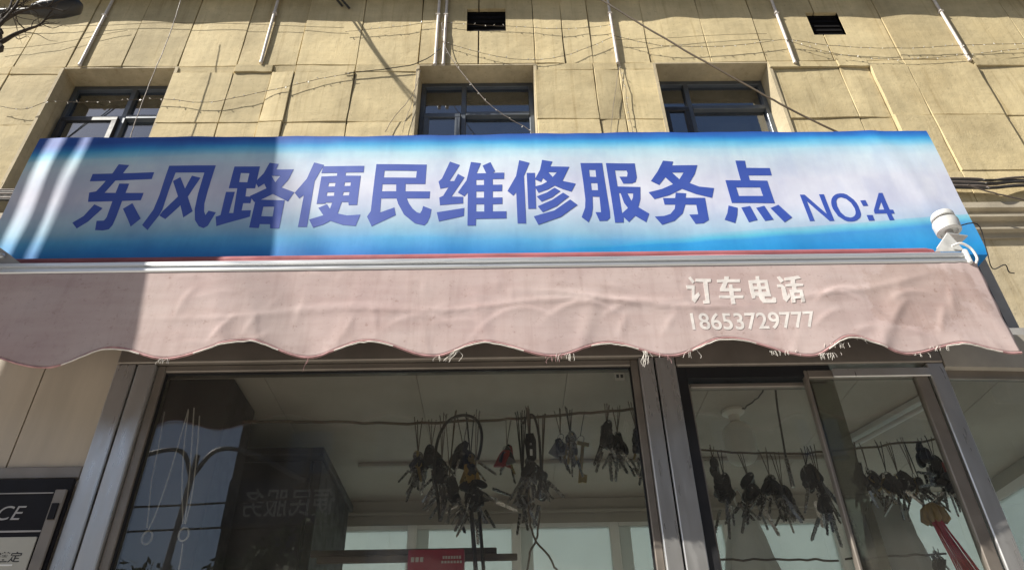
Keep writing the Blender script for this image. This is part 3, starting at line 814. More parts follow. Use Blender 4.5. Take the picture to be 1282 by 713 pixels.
BANNER_GLYPHS = [[[[(-1.2169,3.2147),(-1.1826,3.2104),(-1.1919,3.1744),(-1.2075,3.1423),(-1.2281,3.0898),(-1.2739,3.0949),(-1.2542,3.1),(-1.2426,3.1269),(-1.2355,3.1473),(-1.2244,3.1772)]],[[(-1.2868,3.1734),(-1.0934,3.1753),(-1.0936,3.1467),(-1.2863,3.1421)]],[[(-1.2739,3.0949),(-1.1045,3.0898),(-1.1058,3.061),(-1.2663,3.0573)]],[[(-1.1909,3.1307),(-1.1598,3.1293),(-1.1613,3.0906),(-1.163,3.0566),(-1.1635,2.9941),(-1.1651,2.9647),(-1.1712,2.9481),(-1.1871,2.9434),(-1.2101,2.9446),(-1.2169,2.981),(-1.1956,2.9819),(-1.1914,2.9945),(-1.1923,3.0461),(-1.1919,3.0911)]],[[(-1.2436,3.0469),(-1.2147,3.0313),(-1.2422,2.9784),(-1.2669,2.9516),(-1.2868,2.974),(-1.2617,2.9998)]],[[(-1.1286,3.0496),(-1.0877,2.9887),(-1.1096,2.9588),(-1.1249,2.9851),(-1.1516,3.0282)]]],[[[(-1.0524,3.2029),(-0.9056,3.2031),(-0.9065,3.0995),(-0.9062,3.0419),(-0.9007,3.0116),(-0.8935,2.9965),(-0.8876,3.0135),(-0.8643,3.0067),(-0.8782,2.9562),(-0.8889,2.9472),(-0.9048,2.9545),(-0.9212,2.9778),(-0.9311,3.0206),(-0.9338,3.082),(-0.9339,3.1707),(-1.0246,3.172),(-1.0276,3.1102),(-1.0297,3.0221),(-1.0349,2.9986),(-1.0553,2.9435),(-1.0765,2.9633),(-1.0572,3.0225),(-1.0525,3.0793)]],[[(-1.0238,3.1351),(-1.0046,3.1518),(-0.9775,3.1005),(-0.9355,3.0121),(-0.9589,2.989),(-0.9789,3.0386),(-0.9967,3.0784)]],[[(-0.9699,3.1573),(-0.9411,3.1477),(-0.9624,3.0713),(-0.9817,3.03),(-1.0121,2.9842),(-1.0333,2.9986),(-1.0277,3.0143),(-0.9957,3.0674),(-0.9791,3.1005)]]],[[[(-0.8463,3.1999),(-0.7664,3.2012),(-0.764,3.1055),(-0.8446,3.104)],[(-0.8208,3.1714),(-0.7939,3.171),(-0.7925,3.1304),(-0.8178,3.1308)]],[[(-0.8184,3.1049),(-0.7903,3.1045),(-0.7872,3.071),(-0.7675,3.0707),(-0.7674,3.0443),(-0.7891,3.0437),(-0.7883,3.0142),(-0.7605,3.016),(-0.7596,2.9903),(-0.852,2.9538),(-0.8613,2.9896),(-0.8482,2.9958),(-0.8497,3.0888),(-0.8229,3.0893),(-0.8242,3.004),(-0.8113,3.0038)]],[[(-0.7389,3.2183),(-0.7098,3.2132),(-0.7135,3.1886),(-0.6579,3.1888),(-0.6677,3.1437),(-0.684,3.1107),(-0.6411,3.0902),(-0.6549,3.0527),(-0.7058,3.0831),(-0.7347,3.0614),(-0.7568,3.0485),(-0.7738,3.073),(-0.7294,3.1059),(-0.7397,3.1265),(-0.7549,3.1099),(-0.7684,3.1328),(-0.7491,3.1704)],[(-0.7233,3.1607),(-0.6954,3.1603),(-0.7064,3.1319)]],[[(-0.754,3.0594),(-0.6654,3.0568),(-0.6644,2.946),(-0.6911,2.9464),(-0.6938,2.9619),(-0.725,2.9623),(-0.7254,2.9469),(-0.7536,2.9481)],[(-0.726,3.0306),(-0.6928,3.0314),(-0.6911,2.9914),(-0.7257,2.9927)]]],[[[(-0.5966,3.218),(-0.5635,3.2066),(-0.5838,3.1368),(-0.582,2.95),(-0.6091,2.9504),(-0.6096,3.0784),(-0.6219,3.0639),(-0.6396,3.0878),(-0.6102,3.1464)]],[[(-0.5654,3.2004),(-0.4339,3.1986),(-0.4331,3.1694),(-0.4897,3.1702),(-0.4892,3.1562),(-0.4403,3.1541),(-0.4394,3.0318),(-0.4654,3.0322),(-0.4678,3.0445),(-0.4881,3.0457),(-0.4958,3.0003),(-0.4658,2.9913),(-0.4257,2.9928),(-0.4356,2.9495),(-0.4745,2.9555),(-0.5149,2.9729),(-0.5354,2.9585),(-0.5635,2.9472),(-0.5798,2.9794),(-0.5387,2.9953),(-0.5577,3.0249),(-0.5329,3.0389),(-0.5215,3.02),(-0.5174,3.0452),(-0.5377,3.0455),(-0.5381,3.0412),(-0.5652,3.0415),(-0.5652,3.155),(-0.5161,3.1566),(-0.5166,3.1696),(-0.5672,3.1704)],[(-0.5375,3.127),(-0.5168,3.1267),(-0.5172,3.1108),(-0.5388,3.1111)],[(-0.4876,3.1272),(-0.4686,3.1269),(-0.4685,3.111),(-0.4884,3.1113)],[(-0.5381,3.0872),(-0.516,3.0869),(-0.5154,3.0717),(-0.5385,3.072)],[(-0.4872,3.0864),(-0.4684,3.0862),(-0.4688,3.0714),(-0.4885,3.0717)]]],[[[(-0.396,3.2066),(-0.2352,3.2043),(-0.2348,3.1158),(-0.2965,3.1158),(-0.295,3.0837),(-0.2183,3.083),(-0.2186,3.0536),(-0.2885,3.0538),(-0.2813,3.0339),(-0.2686,3.012),(-0.2548,2.9967),(-0.2442,2.9923),(-0.239,3.0051),(-0.2366,3.0215),(-0.2107,3.0081),(-0.2135,2.979),(-0.2205,2.9559),(-0.2295,2.9447),(-0.2587,2.9544),(-0.293,2.9887),(-0.3138,3.0322),(-0.3203,3.0542),(-0.3678,3.0549),(-0.3663,2.9984),(-0.3241,3.0171),(-0.3177,2.987),(-0.3873,2.9458),(-0.4046,2.984),(-0.395,3.0052)],[(-0.3673,3.1764),(-0.2648,3.1749),(-0.2658,3.1438),(-0.3671,3.1452)],[(-0.3686,3.1154),(-0.3257,3.1148),(-0.3234,3.0841),(-0.3681,3.0847)]]],[[[(-0.161,3.2166),(-0.1288,3.2004),(-0.16,3.1284),(-0.1449,3.1282),(-0.134,3.1604),(-0.1127,3.1439),(-0.1513,3.0606),(-0.1151,3.0592),(-0.1145,3.0315),(-0.1854,3.0251),(-0.1889,3.0567),(-0.1777,3.0632),(-0.1618,3.1011),(-0.1871,3.0947),(-0.194,3.1266),(-0.1838,3.1403)]],[[(-0.194,2.9958),(-0.1109,3.0127),(-0.1116,2.9809),(-0.1861,2.9596)]],[[(-0.0935,3.2128),(-0.0617,3.2056),(-0.0749,3.1605),(-0.0445,3.1601),(-0.0558,3.1946),(-0.031,3.21),(-0.0158,3.1681),(-0.0243,3.1612),(0.0129,3.1607),(0.0119,3.1328),(-0.0237,3.1333),(-0.0238,3.1082),(0.0062,3.1077),(0.0053,3.0797),(-0.0238,3.0802),(-0.0239,3.0534),(0.006,3.053),(0.0057,3.0266),(-0.024,3.0258),(-0.0241,2.9968),(0.0177,2.9961),(0.0173,2.968),(-0.0747,2.9685),(-0.0751,2.9433),(-0.1,2.9436),(-0.1012,3.0777),(-0.1118,3.0609),(-0.132,3.0782),(-0.1064,3.1299)],[(-0.0757,3.1318),(-0.0512,3.1314),(-0.0511,3.1086),(-0.0754,3.1089)],[(-0.0752,3.0809),(-0.051,3.0806),(-0.0509,3.0538),(-0.0749,3.0542)],[(-0.0746,3.0274),(-0.0501,3.027),(-0.05,2.9971),(-0.075,2.9975)]]],[[[(0.0618,3.2159),(0.0947,3.2034),(0.0752,3.1435),(0.0762,2.9473),(0.0506,2.9477),(0.0491,3.0733),(0.0399,3.0587),(0.0221,3.0795),(0.05,3.1438)]],[[(0.0841,3.1573),(0.1101,3.1569),(0.1081,3.0034),(0.0844,3.0038)]],[[(0.1356,3.2172),(0.1685,3.2091),(0.1599,3.1868),(0.2212,3.1859),(0.1953,3.121),(0.2364,3.1099),(0.2207,3.0739),(0.1948,3.0846),(0.1697,3.0999),(0.1482,3.0831),(0.1178,3.0692),(0.1072,3.0963),(0.1292,3.1037),(0.1471,3.1171),(0.1344,3.1334),(0.128,3.116),(0.109,3.1282),(0.1269,3.1707)],[(0.1525,3.161),(0.1806,3.1606),(0.166,3.1385)]],[[(0.1692,3.0909),(0.186,3.0758),(0.1598,3.0494),(0.1261,3.0314),(0.1123,3.0537),(0.1443,3.0697)]],[[(0.1945,3.0689),(0.2121,3.0531),(0.171,3.012),(0.1276,2.9889),(0.114,3.0129),(0.1593,3.0384)]],[[(0.2145,3.0398),(0.2356,3.0176),(0.1816,2.9689),(0.1128,2.9417),(0.1002,2.9735),(0.1636,2.9948)]]],[[[(0.2586,3.2044),(0.3289,3.2049),(0.3326,2.9924),(0.3311,2.9667),(0.321,2.955),(0.2977,2.9537),(0.2884,2.9887),(0.3053,2.9885),(0.3065,3.0539),(0.285,3.0543),(0.2817,3.0061),(0.276,2.9761),(0.2641,2.9479),(0.2447,2.968),(0.2579,3.0064),(0.2616,3.0413),(0.2611,3.1223)],[(0.2843,3.1741),(0.3047,3.1739),(0.3041,3.1425),(0.2838,3.1428)],[(0.2849,3.1142),(0.3057,3.1148),(0.3047,3.083),(0.2847,3.0824)]],[[(0.3409,3.2047),(0.4341,3.2034),(0.4339,3.143),(0.4274,3.1223),(0.4149,3.1155),(0.388,3.115),(0.3787,3.1452),(0.4031,3.1457),(0.4066,3.1621),(0.4044,3.1729),(0.367,3.1734),(0.3681,3.1016),(0.4399,3.1006),(0.4336,3.0477),(0.4228,3.0127),(0.4529,2.9863),(0.4389,2.9503),(0.4088,2.9762),(0.3865,2.9503),(0.3725,2.9704),(0.3702,2.9484),(0.3444,2.9475),(0.3431,3.0847)],[(0.3692,3.0731),(0.3745,3.073),(0.3806,3.0308),(0.3903,3.0088),(0.3693,2.9854)],[(0.3957,3.0727),(0.414,3.0725),(0.4113,3.0546),(0.4046,3.0392)]]],[[[(0.527,3.2136),(0.5589,3.2083),(0.5531,3.1921),(0.6342,3.191),(0.6207,3.1543),(0.5975,3.1152),(0.625,3.0988),(0.6706,3.0913),(0.6572,3.0497),(0.6098,3.0674),(0.5701,3.0905),(0.5262,3.0641),(0.4776,3.0479),(0.4632,3.0776),(0.5067,3.0914),(0.5448,3.1114),(0.5245,3.1417),(0.5007,3.1088),(0.4768,3.1262),(0.5036,3.1677)],[(0.5487,3.1614),(0.586,3.1609),(0.568,3.1318)]],[[(0.5478,3.075),(0.5798,3.071),(0.5752,3.0522),(0.6352,3.0505),(0.6306,2.9581),(0.6122,2.9448),(0.5877,2.9431),(0.5751,2.9811),(0.6022,2.9819),(0.6033,3.0223),(0.5697,3.0236),(0.5558,2.9869),(0.5271,2.9575),(0.4861,2.9412),(0.4686,2.9741),(0.4975,2.9771),(0.5182,2.9853),(0.5343,3.0067),(0.5386,3.0241),(0.5058,3.0246),(0.5047,3.0524),(0.5427,3.0518)]]],[[[(0.7612,3.2103),(0.7922,3.2098),(0.7903,3.1788),(0.8662,3.1777),(0.8659,3.1461),(0.7911,3.1462),(0.7908,3.1249),(0.8465,3.1231),(0.8479,3.0253),(0.7145,3.0272),(0.7131,3.1251),(0.7619,3.1244)],[(0.7411,3.0939),(0.8172,3.0937),(0.8182,3.0567),(0.742,3.0565)]],[[(0.7019,3.0164),(0.7277,3.006),(0.7212,2.978),(0.7081,2.9442),(0.6785,2.9582),(0.6919,2.9849)]],[[(0.7394,3.0072),(0.7679,3.0133),(0.7782,2.955),(0.7499,2.9466)]],[[(0.785,3.0052),(0.8122,3.0144),(0.827,2.956),(0.7999,2.9505)]],[[(0.8291,3.0045),(0.857,3.0185),(0.8864,2.9658),(0.8578,2.945)]]],[[[(0.9354,3.0622),(0.9501,3.062),(0.9968,2.9787),(0.9953,3.0621),(1.0105,3.0618),(1.0115,2.9499),(0.997,2.9491),(0.9501,3.0339),(0.9517,2.9508),(0.9372,2.95)]]],[[[(1.0609,3.0631),(1.0721,3.062),(1.0807,3.0567),(1.0951,3.0361),(1.1,3.0226),(1.1018,3.0075),(1.1015,2.9811),(1.0991,2.9713),(1.0933,2.9616),(1.0801,2.9505),(1.0718,2.9474),(1.0615,2.9459),(1.0518,2.9467),(1.0432,2.951),(1.0284,2.9691),(1.0217,2.9988),(1.0213,3.0137),(1.0232,3.0254),(1.0262,3.0355),(1.0302,3.0438),(1.0368,3.0522),(1.0443,3.0583),(1.0516,3.0616)],[(1.0602,3.0468),(1.0734,3.0398),(1.0837,3.0228),(1.0882,2.9994),(1.0871,2.9862),(1.084,2.9764),(1.0779,2.9684),(1.0703,2.9636),(1.0637,2.9621),(1.0502,2.9671),(1.0404,2.9853),(1.0378,3.0118),(1.0404,3.0302),(1.0438,3.0379),(1.0491,3.0436),(1.0549,3.0462)]]],[[[(1.1142,3.0308),(1.1304,3.0316),(1.1321,3.0081),(1.1165,3.008)]],[[(1.116,2.9711),(1.1338,2.9708),(1.134,2.9487),(1.1165,2.9483)]]],[[[(1.1792,3.0587),(1.1906,3.0585),(1.1915,2.9897),(1.202,2.9888),(1.2014,2.9737),(1.1913,2.9732),(1.193,2.9478),(1.1786,2.9474),(1.1782,2.9751),(1.1422,2.9756),(1.1433,2.9887)],[(1.1757,3.0232),(1.1756,2.9906),(1.1581,2.9908)]]]]
VALANCE_GLYPHS = [[[[(0.4247,2.4789),(0.4321,2.465),(0.4267,2.4596),(0.4191,2.4752)]],[[(0.4109,2.4549),(0.4304,2.4546),(0.4257,2.4283),(0.4361,2.4367),(0.4377,2.4281),(0.4234,2.4079),(0.418,2.414),(0.4224,2.4449),(0.4113,2.4451)]],[[(0.4354,2.4729),(0.47,2.4724),(0.4685,2.464),(0.4607,2.4633),(0.4558,2.4062),(0.4422,2.4052),(0.4422,2.4136),(0.4484,2.4147),(0.4512,2.4635),(0.4337,2.465)]]],[[[(0.4831,2.4697),(0.4996,2.4709),(0.5015,2.4789),(0.5122,2.4783),(0.5097,2.4708),(0.535,2.4704),(0.5334,2.4622),(0.5061,2.4626),(0.4982,2.4472),(0.5062,2.4471),(0.508,2.4564),(0.5151,2.4563),(0.5142,2.4465),(0.5321,2.4457),(0.5305,2.4376),(0.5145,2.4379),(0.5134,2.427),(0.5344,2.4266),(0.5325,2.4194),(0.513,2.4197),(0.5126,2.4041),(0.5034,2.4038),(0.5045,2.4198),(0.4798,2.4202),(0.4799,2.4275),(0.5045,2.4276),(0.5051,2.438),(0.4845,2.4383),(0.4861,2.4469),(0.4956,2.4628),(0.4822,2.4623)]]],[[[(0.5533,2.4669),(0.5704,2.4678),(0.572,2.4783),(0.5801,2.4782),(0.5785,2.4677),(0.5961,2.4674),(0.5943,2.4317),(0.5953,2.4227),(0.5803,2.423),(0.5794,2.4162),(0.5945,2.4148),(0.5979,2.4212),(0.6043,2.4182),(0.6028,2.4074),(0.5993,2.4051),(0.5735,2.4055),(0.5694,2.414),(0.5674,2.4236),(0.5597,2.425),(0.5594,2.4189),(0.5522,2.4178),(0.5515,2.4385)],[(0.5607,2.4585),(0.5708,2.4584),(0.5701,2.4505),(0.5607,2.4506)],[(0.5786,2.459),(0.5881,2.4589),(0.5874,2.4507),(0.5783,2.4508)],[(0.5609,2.442),(0.5703,2.4419),(0.5699,2.4353),(0.5605,2.4354)],[(0.5775,2.4422),(0.5875,2.4421),(0.5875,2.435),(0.5769,2.4352)]]],[[[(0.6191,2.4746),(0.6259,2.4775),(0.6326,2.4644),(0.6245,2.4583)]],[[(0.6148,2.4542),(0.6256,2.4546),(0.631,2.4471),(0.6303,2.4227),(0.6363,2.4311),(0.6367,2.4201),(0.6245,2.4064),(0.6193,2.4144),(0.6228,2.4467),(0.6144,2.4468)]],[[(0.6347,2.4719),(0.6677,2.4776),(0.672,2.47),(0.6602,2.4677),(0.6579,2.4665),(0.6559,2.4566),(0.6732,2.4543),(0.6722,2.4489),(0.6558,2.4479),(0.655,2.4393),(0.6674,2.4391),(0.665,2.4053),(0.657,2.4049),(0.6584,2.415),(0.6452,2.414),(0.6439,2.4044),(0.6358,2.4038),(0.6393,2.4396),(0.6463,2.4395),(0.6464,2.4481),(0.6333,2.4483),(0.6337,2.4544),(0.6464,2.4567),(0.6479,2.4654),(0.635,2.4643)],[(0.647,2.4297),(0.6595,2.43),(0.6587,2.4217),(0.6461,2.421)]]]]
for gi, gl in enumerate(BANNER_GLYPHS):
    mb = MB()
    for k, rings in enumerate(gl):
        mb.plate_xz(rings, YB - .0006 - k * .00006, YB - .0002)
        if gi == 12 and k == 0:                            # the colon is two dots
            mb.build('dot', 'letter_blue', ban, cut=.03, warp=lambda x, y, z: (x, y - wave_b(x, z), z)); mb = MB()
    mb.build('dot' if gi == 12 else 'character', 'letter_blue', ban, cut=.03, warp=lambda x, y, z: (x, y - wave_b(x, z), z))

# ------------------------------------------------------------------ awning
awn = thing('awning', (0, 1.35, 2.52), 'retractable awning with faded pink scalloped valance under the banner', 'awning')
AX0, AX1, AZT = -1.26, 1.086, 2.512
SC = [(-1.26, 2.292), (-1.14, 2.315)] + [(-0.935, 2.266), (-0.815, 2.315), (-0.699, 2.287), (-0.543, 2.330), (-0.402, 2.287), (-0.285, 2.323), (-0.144, 2.283), (-0.042, 2.316), (0.104, 2.279), (0.226, 2.313), (0.351, 2.277), (0.478, 2.320), (0.646, 2.271), (0.741, 2.317), (0.850, 2.273), (0.965, 2.294), (1.073, 2.270)]
def scallop(x):
    if x <= SC[0][0]: return SC[0][1]
    for (xa, za), (xb, zb) in zip(SC, SC[1:]):
        if x <= xb:
            t = (x - xa) / (xb - xa)
            return za + (zb - za) * (.5 - .5 * math.cos(math.pi * t))
    return SC[-1][1]
CREASE = [(-.02, 2.405, .42, .010, .006, .04), (.30, 2.412, .22, .012, .007, -.10), (-.48, 2.395, .25, .010, .004, .05), (.80, 2.44, .16, .012, .006, .22)]
FOLD = [(-.655, .020, .010, .35), (-.58, .014, .006, .3), (-.30, .016, .005, -.25), (-.07, .014, .005, .2), (.23, .018, .007, -.3), (.36, .012, .006, .45), (.52, .015, .003, .2), (.80, .03, .012, .8), (.93, .02, .010, -.6), (1.02, .02, .010, .3), (-.93, .05, .012, -.6), (-1.05, .05, .010, .2)]
_r = random.Random(11)
FINE = [(-.60, 2.36, 1.0, .06, .0026), (-.54, 2.37, 1.15, .05, .002), (-.52, 2.33, .8, .05, .002), (-.70, 2.42, 1.3, .06, .0015), (-.33, 2.36, 1.2, .05, .0016), (-.44, 2.40, 1.4, .06, .0014),
        (-.18, 2.385, .05, .12, .0018), (.05, 2.40, -.05, .16, .0024), (.18, 2.415, .0, .12, .003), (.25, 2.40, .5, .05, .002), (.26, 2.36, 1.2, .05, .002), (.36, 2.36, 1.0, .06, .0018),
        (.74, 2.44, .3, .08, .003), (.80, 2.40, -.8, .09, .003), (.86, 2.38, .9, .07, .003), (.90, 2.43, .2, .07, .003), (.95, 2.36, 1.1, .06, .003), (.88, 2.33, -.4, .06, .0025), (.70, 2.37, .6, .06, .002), (.99, 2.41, 1.3, .06, .0025), (.78, 2.34, .3, .05, .002)]
for _ in range(46):
    FINE.append((_r.uniform(-1.1, 1.05), _r.uniform(2.30, 2.50), _r.choice([_r.uniform(-.3, .3), _r.uniform(.8, 1.7)]), _r.uniform(.02, .06), _r.uniform(.0004, .0012)))
def val_y(x, z):
    t = max(0, (AZT - z) / .23)
    d = t * (.0022 * math.sin(x * 19.4 + .6) + .003 * math.sin(x * 7.3 + 2))
    for k, (kx, kz, ang, ln, am) in enumerate(FINE):       # short sharp creases
        c_, s_ = math.cos(ang), math.sin(ang)
        a_ = (x - kx) * c_ + (z - kz) * s_; b_ = -(x - kx) * s_ + (z - kz) * c_ + 6 * ((x - kx) ** 2)
        if abs(a_) < ln and abs(b_) < .03:
            w_ = (1 - (a_ / ln) ** 2) ** 2
            d += am * w_ * (math.exp(-abs(b_) / .0035) if b_ > 0 else math.exp(-abs(b_) / .012))
    for cx, cz, hw, wd, amp, sl in CREASE:
        zz = cz + sl * (x - cx) + .008 * math.sin(x * 13)
        e = (z - zz) / wd
        d += .35 * amp * math.exp(-e * e) * math.exp(-((x - cx) / hw) ** 4) * (1 if e > 0 else .4)
    for fx, wd, amp, sl in FOLD:
        xx = fx + sl * (AZT - z)
        d += .42 * amp * t * math.exp(-((x - xx) / wd) ** 2)
    d += .002 * t * max(0, (x - .85) / .24) * math.sin((z - 2.3) * 26 + x * 9)
    return 1.338 - d
nx, nz = 420, 40
vs = []
for j in range(nz + 1):
    for i in range(nx + 1):
        x = AX0 + (AX1 - AX0) * i / nx
        zb = scallop(x)
        z = AZT + (zb - AZT) * j / nz
        xe = x
        if i == nx: xe = x + .0012 * math.sin(z * 90)
        vs.append((xe, val_y(x, z), z))
fs = [(j * (nx + 1) + i, j * (nx + 1) + i + 1, (j + 1) * (nx + 1) + i + 1, (j + 1) * (nx + 1) + i) for j in range(nz) for i in range(nx)]
va = MB().add(vs, fs).build('valance', 'awning_cloth', awn, smooth=80)
sol = va.modifiers.new('thickness', 'SOLIDIFY'); sol.thickness = .0014; sol.offset = 1
# binding along the scallops, with the white lining frayed loose on the arches
pts = []
for i in range(0, nx + 1):
    x = AX0 + (AX1 - AX0) * i / nx
    z = scallop(x)
    pts.append((x, val_y(x, z) - .001, z - .001))
MB().tube(pts, .0024, 6).build('binding', 'pink_binding', awn, smooth=60)
lows = [p for p in SC]
for k in range(1, len(SC) - 1):
    (xa, za), (xb, zb), (xc, zc) = SC[k - 1], SC[k], SC[k + 1]
    if zb > za and zb > zc and xb > -.95:
        f0, f1 = random.uniform(.25, .8), random.uniform(.25, .8)
        pp = []
        for q in range(15):
            x = xb - (xb - xa) * f0 + ((xb - xa) * f0 + (xc - xb) * f1) * q / 14
            z = scallop(x)
            e = math.sin(math.pi * q / 14)
            pp.append((x, val_y(x, z) - .0035 - .002 * e, z - .0035 - .004 * e * random.uniform(.6, 1.2)))
        MB().tube(smooth_path(pp, 2), .0016, 5).build('frayed_lining', 'white_thread', awn, smooth=60)
def fray(x, n, ln, m='white_thread', spread=.012, dx=0.0):
    mb = MB()
    z = scallop(x)
    for k in range(int(n * 1.3)):
        x0 = x + random.gauss(0, .35) * spread
        l_ = ln * random.uniform(.2, .95)
        a = random.gauss(0, .35)
        p = [Vector((x0, val_y(x0, z) - .003, z - .001))]
        for q in range(4):
            p.append(p[-1] + Vector(((a * (1.6 - q * .5) + dx + random.uniform(-.5, .5)) * l_ / 4, random.uniform(-.05, .05) * l_, -l_ / 4)))
        mb.tube(smooth_path(p, 3), [.00040] * 12 + [.0002], 4)
    mb.build('frayed_thread', m, awn, smooth=60)
fray(-.70, 8, .016, spread=.02); fray(-.405, 3, .042, 'pink_binding', .006, -.2); fray(-.13, 5, .018, spread=.01)
fray(-.095, 10, .034, spread=.010, dx=-.7); fray(.105, 6, .022, 'pink_binding', .03); fray(.135, 7, .02, spread=.02)
fray(.300, 12, .048, spread=.006); fray(.315, 3, .02, spread=.02); fray(.345, 2, .030, 'pink_binding', .004); fray(.40, 4, .026, spread=.015)
fray(.585, 10, .015, spread=.05); fray(.665, 14, .018, spread=.05); fray(.70, 10, .014, spread=.05); fray(.76, 3, .024, spread=.03); fray(.86, 4, .014, spread=.04); fray(.93, 8, .016, spread=.05)
hs = MB()                                                 # cloth running back from the front bar over the roller to the roof edge
prof = [(1.362, 2.536), (1.385, 2.558), (1.40, 2.580), (1.416, 2.602)]
vs = []
for y, z in prof:
    for k in range(31):
        x = -1.24 + (2.31) * k / 30
        vs.append((x, y, z + .003 * math.sin(k * .9)))
hs.add(vs, [(j * 31 + i, j * 31 + i + 1, (j + 1) * 31 + i + 1, (j + 1) * 31 + i) for j in range(3) for i in range(30)])
h_o = hs.build('roof_cloth', 'maroon_cloth', awn, smooth=60)
s2 = h_o.modifiers.new('thickness', 'SOLIDIFY'); s2.thickness = .002; s2.offset = -1
MB().lathe([(.004, -1.235), (.018, -1.232), (.020, -1.225), (.020, 1.045), (.017, 1.062), (.004, 1.068)], (0, 1.435, 2.6050), 18, 'X').build('fabric_roll', 'maroon_cloth', awn, smooth=50)
br = MB().profile_x([(1.338, 2.509), (1.334, 2.513), (1.334, 2.519), (1.339, 2.521), (1.339, 2.527), (1.334, 2.529), (1.334, 2.537), (1.339, 2.5415), (1.372, 2.5415), (1.376, 2.537), (1.376, 2.509)], -1.262, 1.064)
br.build('front_bar', 'brushed_bar', awn)
for sx, x in ((-1, -1.262), (1, 1.064)):
    x0, x1 = (x - .012, x - .0005) if sx < 0 else (x + .0005, x + .012)
    MB().cbox(x0, x1, 1.330, 1.380, 2.505, 2.546, .004).build('end_cap', 'white_plastic', awn)
# white loop of cord at the right end and a grey corner bracket at the left end
MB().tube(smooth_path([(1.045, 1.335, 2.556), (1.066, 1.330, 2.560), (1.084, 1.331, 2.545), (1.089, 1.333, 2.520), (1.082, 1.335, 2.505)], 5), .0030, 7).build('cord_loop', 'white_plastic', awn, smooth=60)
lb = MB()
lb.plate_xz([[(-1.262, 2.543), (-1.090, 2.543), (-1.135, 2.577), (-1.165, 2.598), (-1.262, 2.598)]], 1.352, 1.356)
lb.cbox(-1.262, -1.135, 1.357, 1.392, 2.5425, 2.547, .001)
lb.build('corner_bracket', 'kiosk_grey', awn)
for dx in (-1.185, -1.150):
    MB().lathe([(.007, 0), (.007, -.004), (.004, -.006), (.004, -.010)], (dx, 1.3515, 2.572), 10, 'Y').build('bolt', 'brushed_bar', awn)
for x in (-.98, .86):                                     # folding arms under the cloth
    MB().tube([(x, 1.372, 2.520), (x + .20 * (1 if x < 0 else -1), 1.40, 2.528), (x + .02, 1.43, 2.54)], .011, 8).build('folding_arm', 'brushed_bar', awn, smooth=40)
for gl in VALANCE_GLYPHS:
    mb = MB()
    for k, rings in enumerate(gl):
        mb.plate_xz(rings, 1.348 - .0020 - k * .0001, 1.348 - .0013)
    mb.build('character', 'faded_print', awn, cut=.012, warp=lambda x, y, z: (x, y - 1.348 + val_y(x, z), z))
tm = text_mesh('18653729777', .4075, .6760, 2.3385, 2.3815, 1.348 - .0019, bold=.014)
tm.build('phone_number', 'faded_print', awn, cut=.012, warp=lambda x, y, z: (x, y - 1.348 + val_y(x, z), z))

# the retracted awning hangs from the roof edge, fifteen centimetres before the glass
awn.scale = (1.148, 1.148, 1.148)
awn.location = (0, 1.55, 2.671)

# round white device on its angled bracket
dv = thing('alarm_siren', (1.075, 1.385, 2.553), 'white round two tier siren on an angled white bracket at the awning\'s right end', 'siren')
cx, cy = 1.0865, 1.375
RS = .88
MB().lathe([(0.0194, 2.6348), (0.0207, 2.6298), (0.0264, 2.6298), (0.0282, 2.6316), (0.0299, 2.6582), (0.0286, 2.6627), (0.0255, 2.6645)], (cx, cy, 0), 32).build('body', 'siren_white', dv, smooth=35)
MB().lathe([(0.0229, 2.6647), (0.0229, 2.6704)], (cx, cy, 0), 28).build('neck', 'kiosk_grey', dv, smooth=40)
MB().lathe([(0.0246, 2.6705), (0.0268, 2.6717), (0.0264, 2.6816), (0.0242, 2.6861), (0.0150, 2.6897), (0.0035, 2.6906)], (cx, cy, 0), 28).build('cap', 'siren_white', dv, smooth=40)
MB().lathe([(0.0070, 2.6204), (0.0088, 2.6222), (0.0088, 2.6343)], (cx, cy, 0), 16).build('grille', 'kiosk_grey', dv, smooth=40)
MB().lathe([(.0055, 2.600), (.0055, 2.6195)], (cx, cy, 0), 12).build('stem', 'dark_metal', dv, smooth=40)
bq = MB()
bq.plate_xz([[(1.006, 2.546), (1.074, 2.546), (1.056, 2.599), (1.053, 2.599)]], 1.340, 1.343)
bq.add([(1.053, 1.340, 2.599), (1.108, 1.352, 2.599), (1.100, 1.405, 2.599), (1.056, 1.400, 2.599), (1.053, 1.340, 2.602), (1.108, 1.352, 2.602), (1.100, 1.405, 2.602), (1.056, 1.400, 2.602)],
       [(0, 3, 2, 1), (4, 5, 6, 7), (0, 1, 5, 4), (1, 2, 6, 5), (2, 3, 7, 6), (3, 0, 4, 7)])
bq.build('bracket', 'siren_white', dv)
lead = [(cx + .024, cy + .02, 2.660)] + [(x, 1.40 + .028 * k, z) for k, (x, z) in enumerate([(1.185, 2.677), (1.200, 2.618), (1.215, 2.580)])] + [(x, 1.51, z) for x, z in [(1.297, 2.632), (1.298, 2.609), (1.310, 2.604)]]
MB().tube(smooth_path(lead, 5), .0015, 6).build('lead', 'cable_black', dv, smooth=60)
dv.scale = (1.148, 1.148, 1.148)
dv.location = (1.234, 1.590, 2.709)

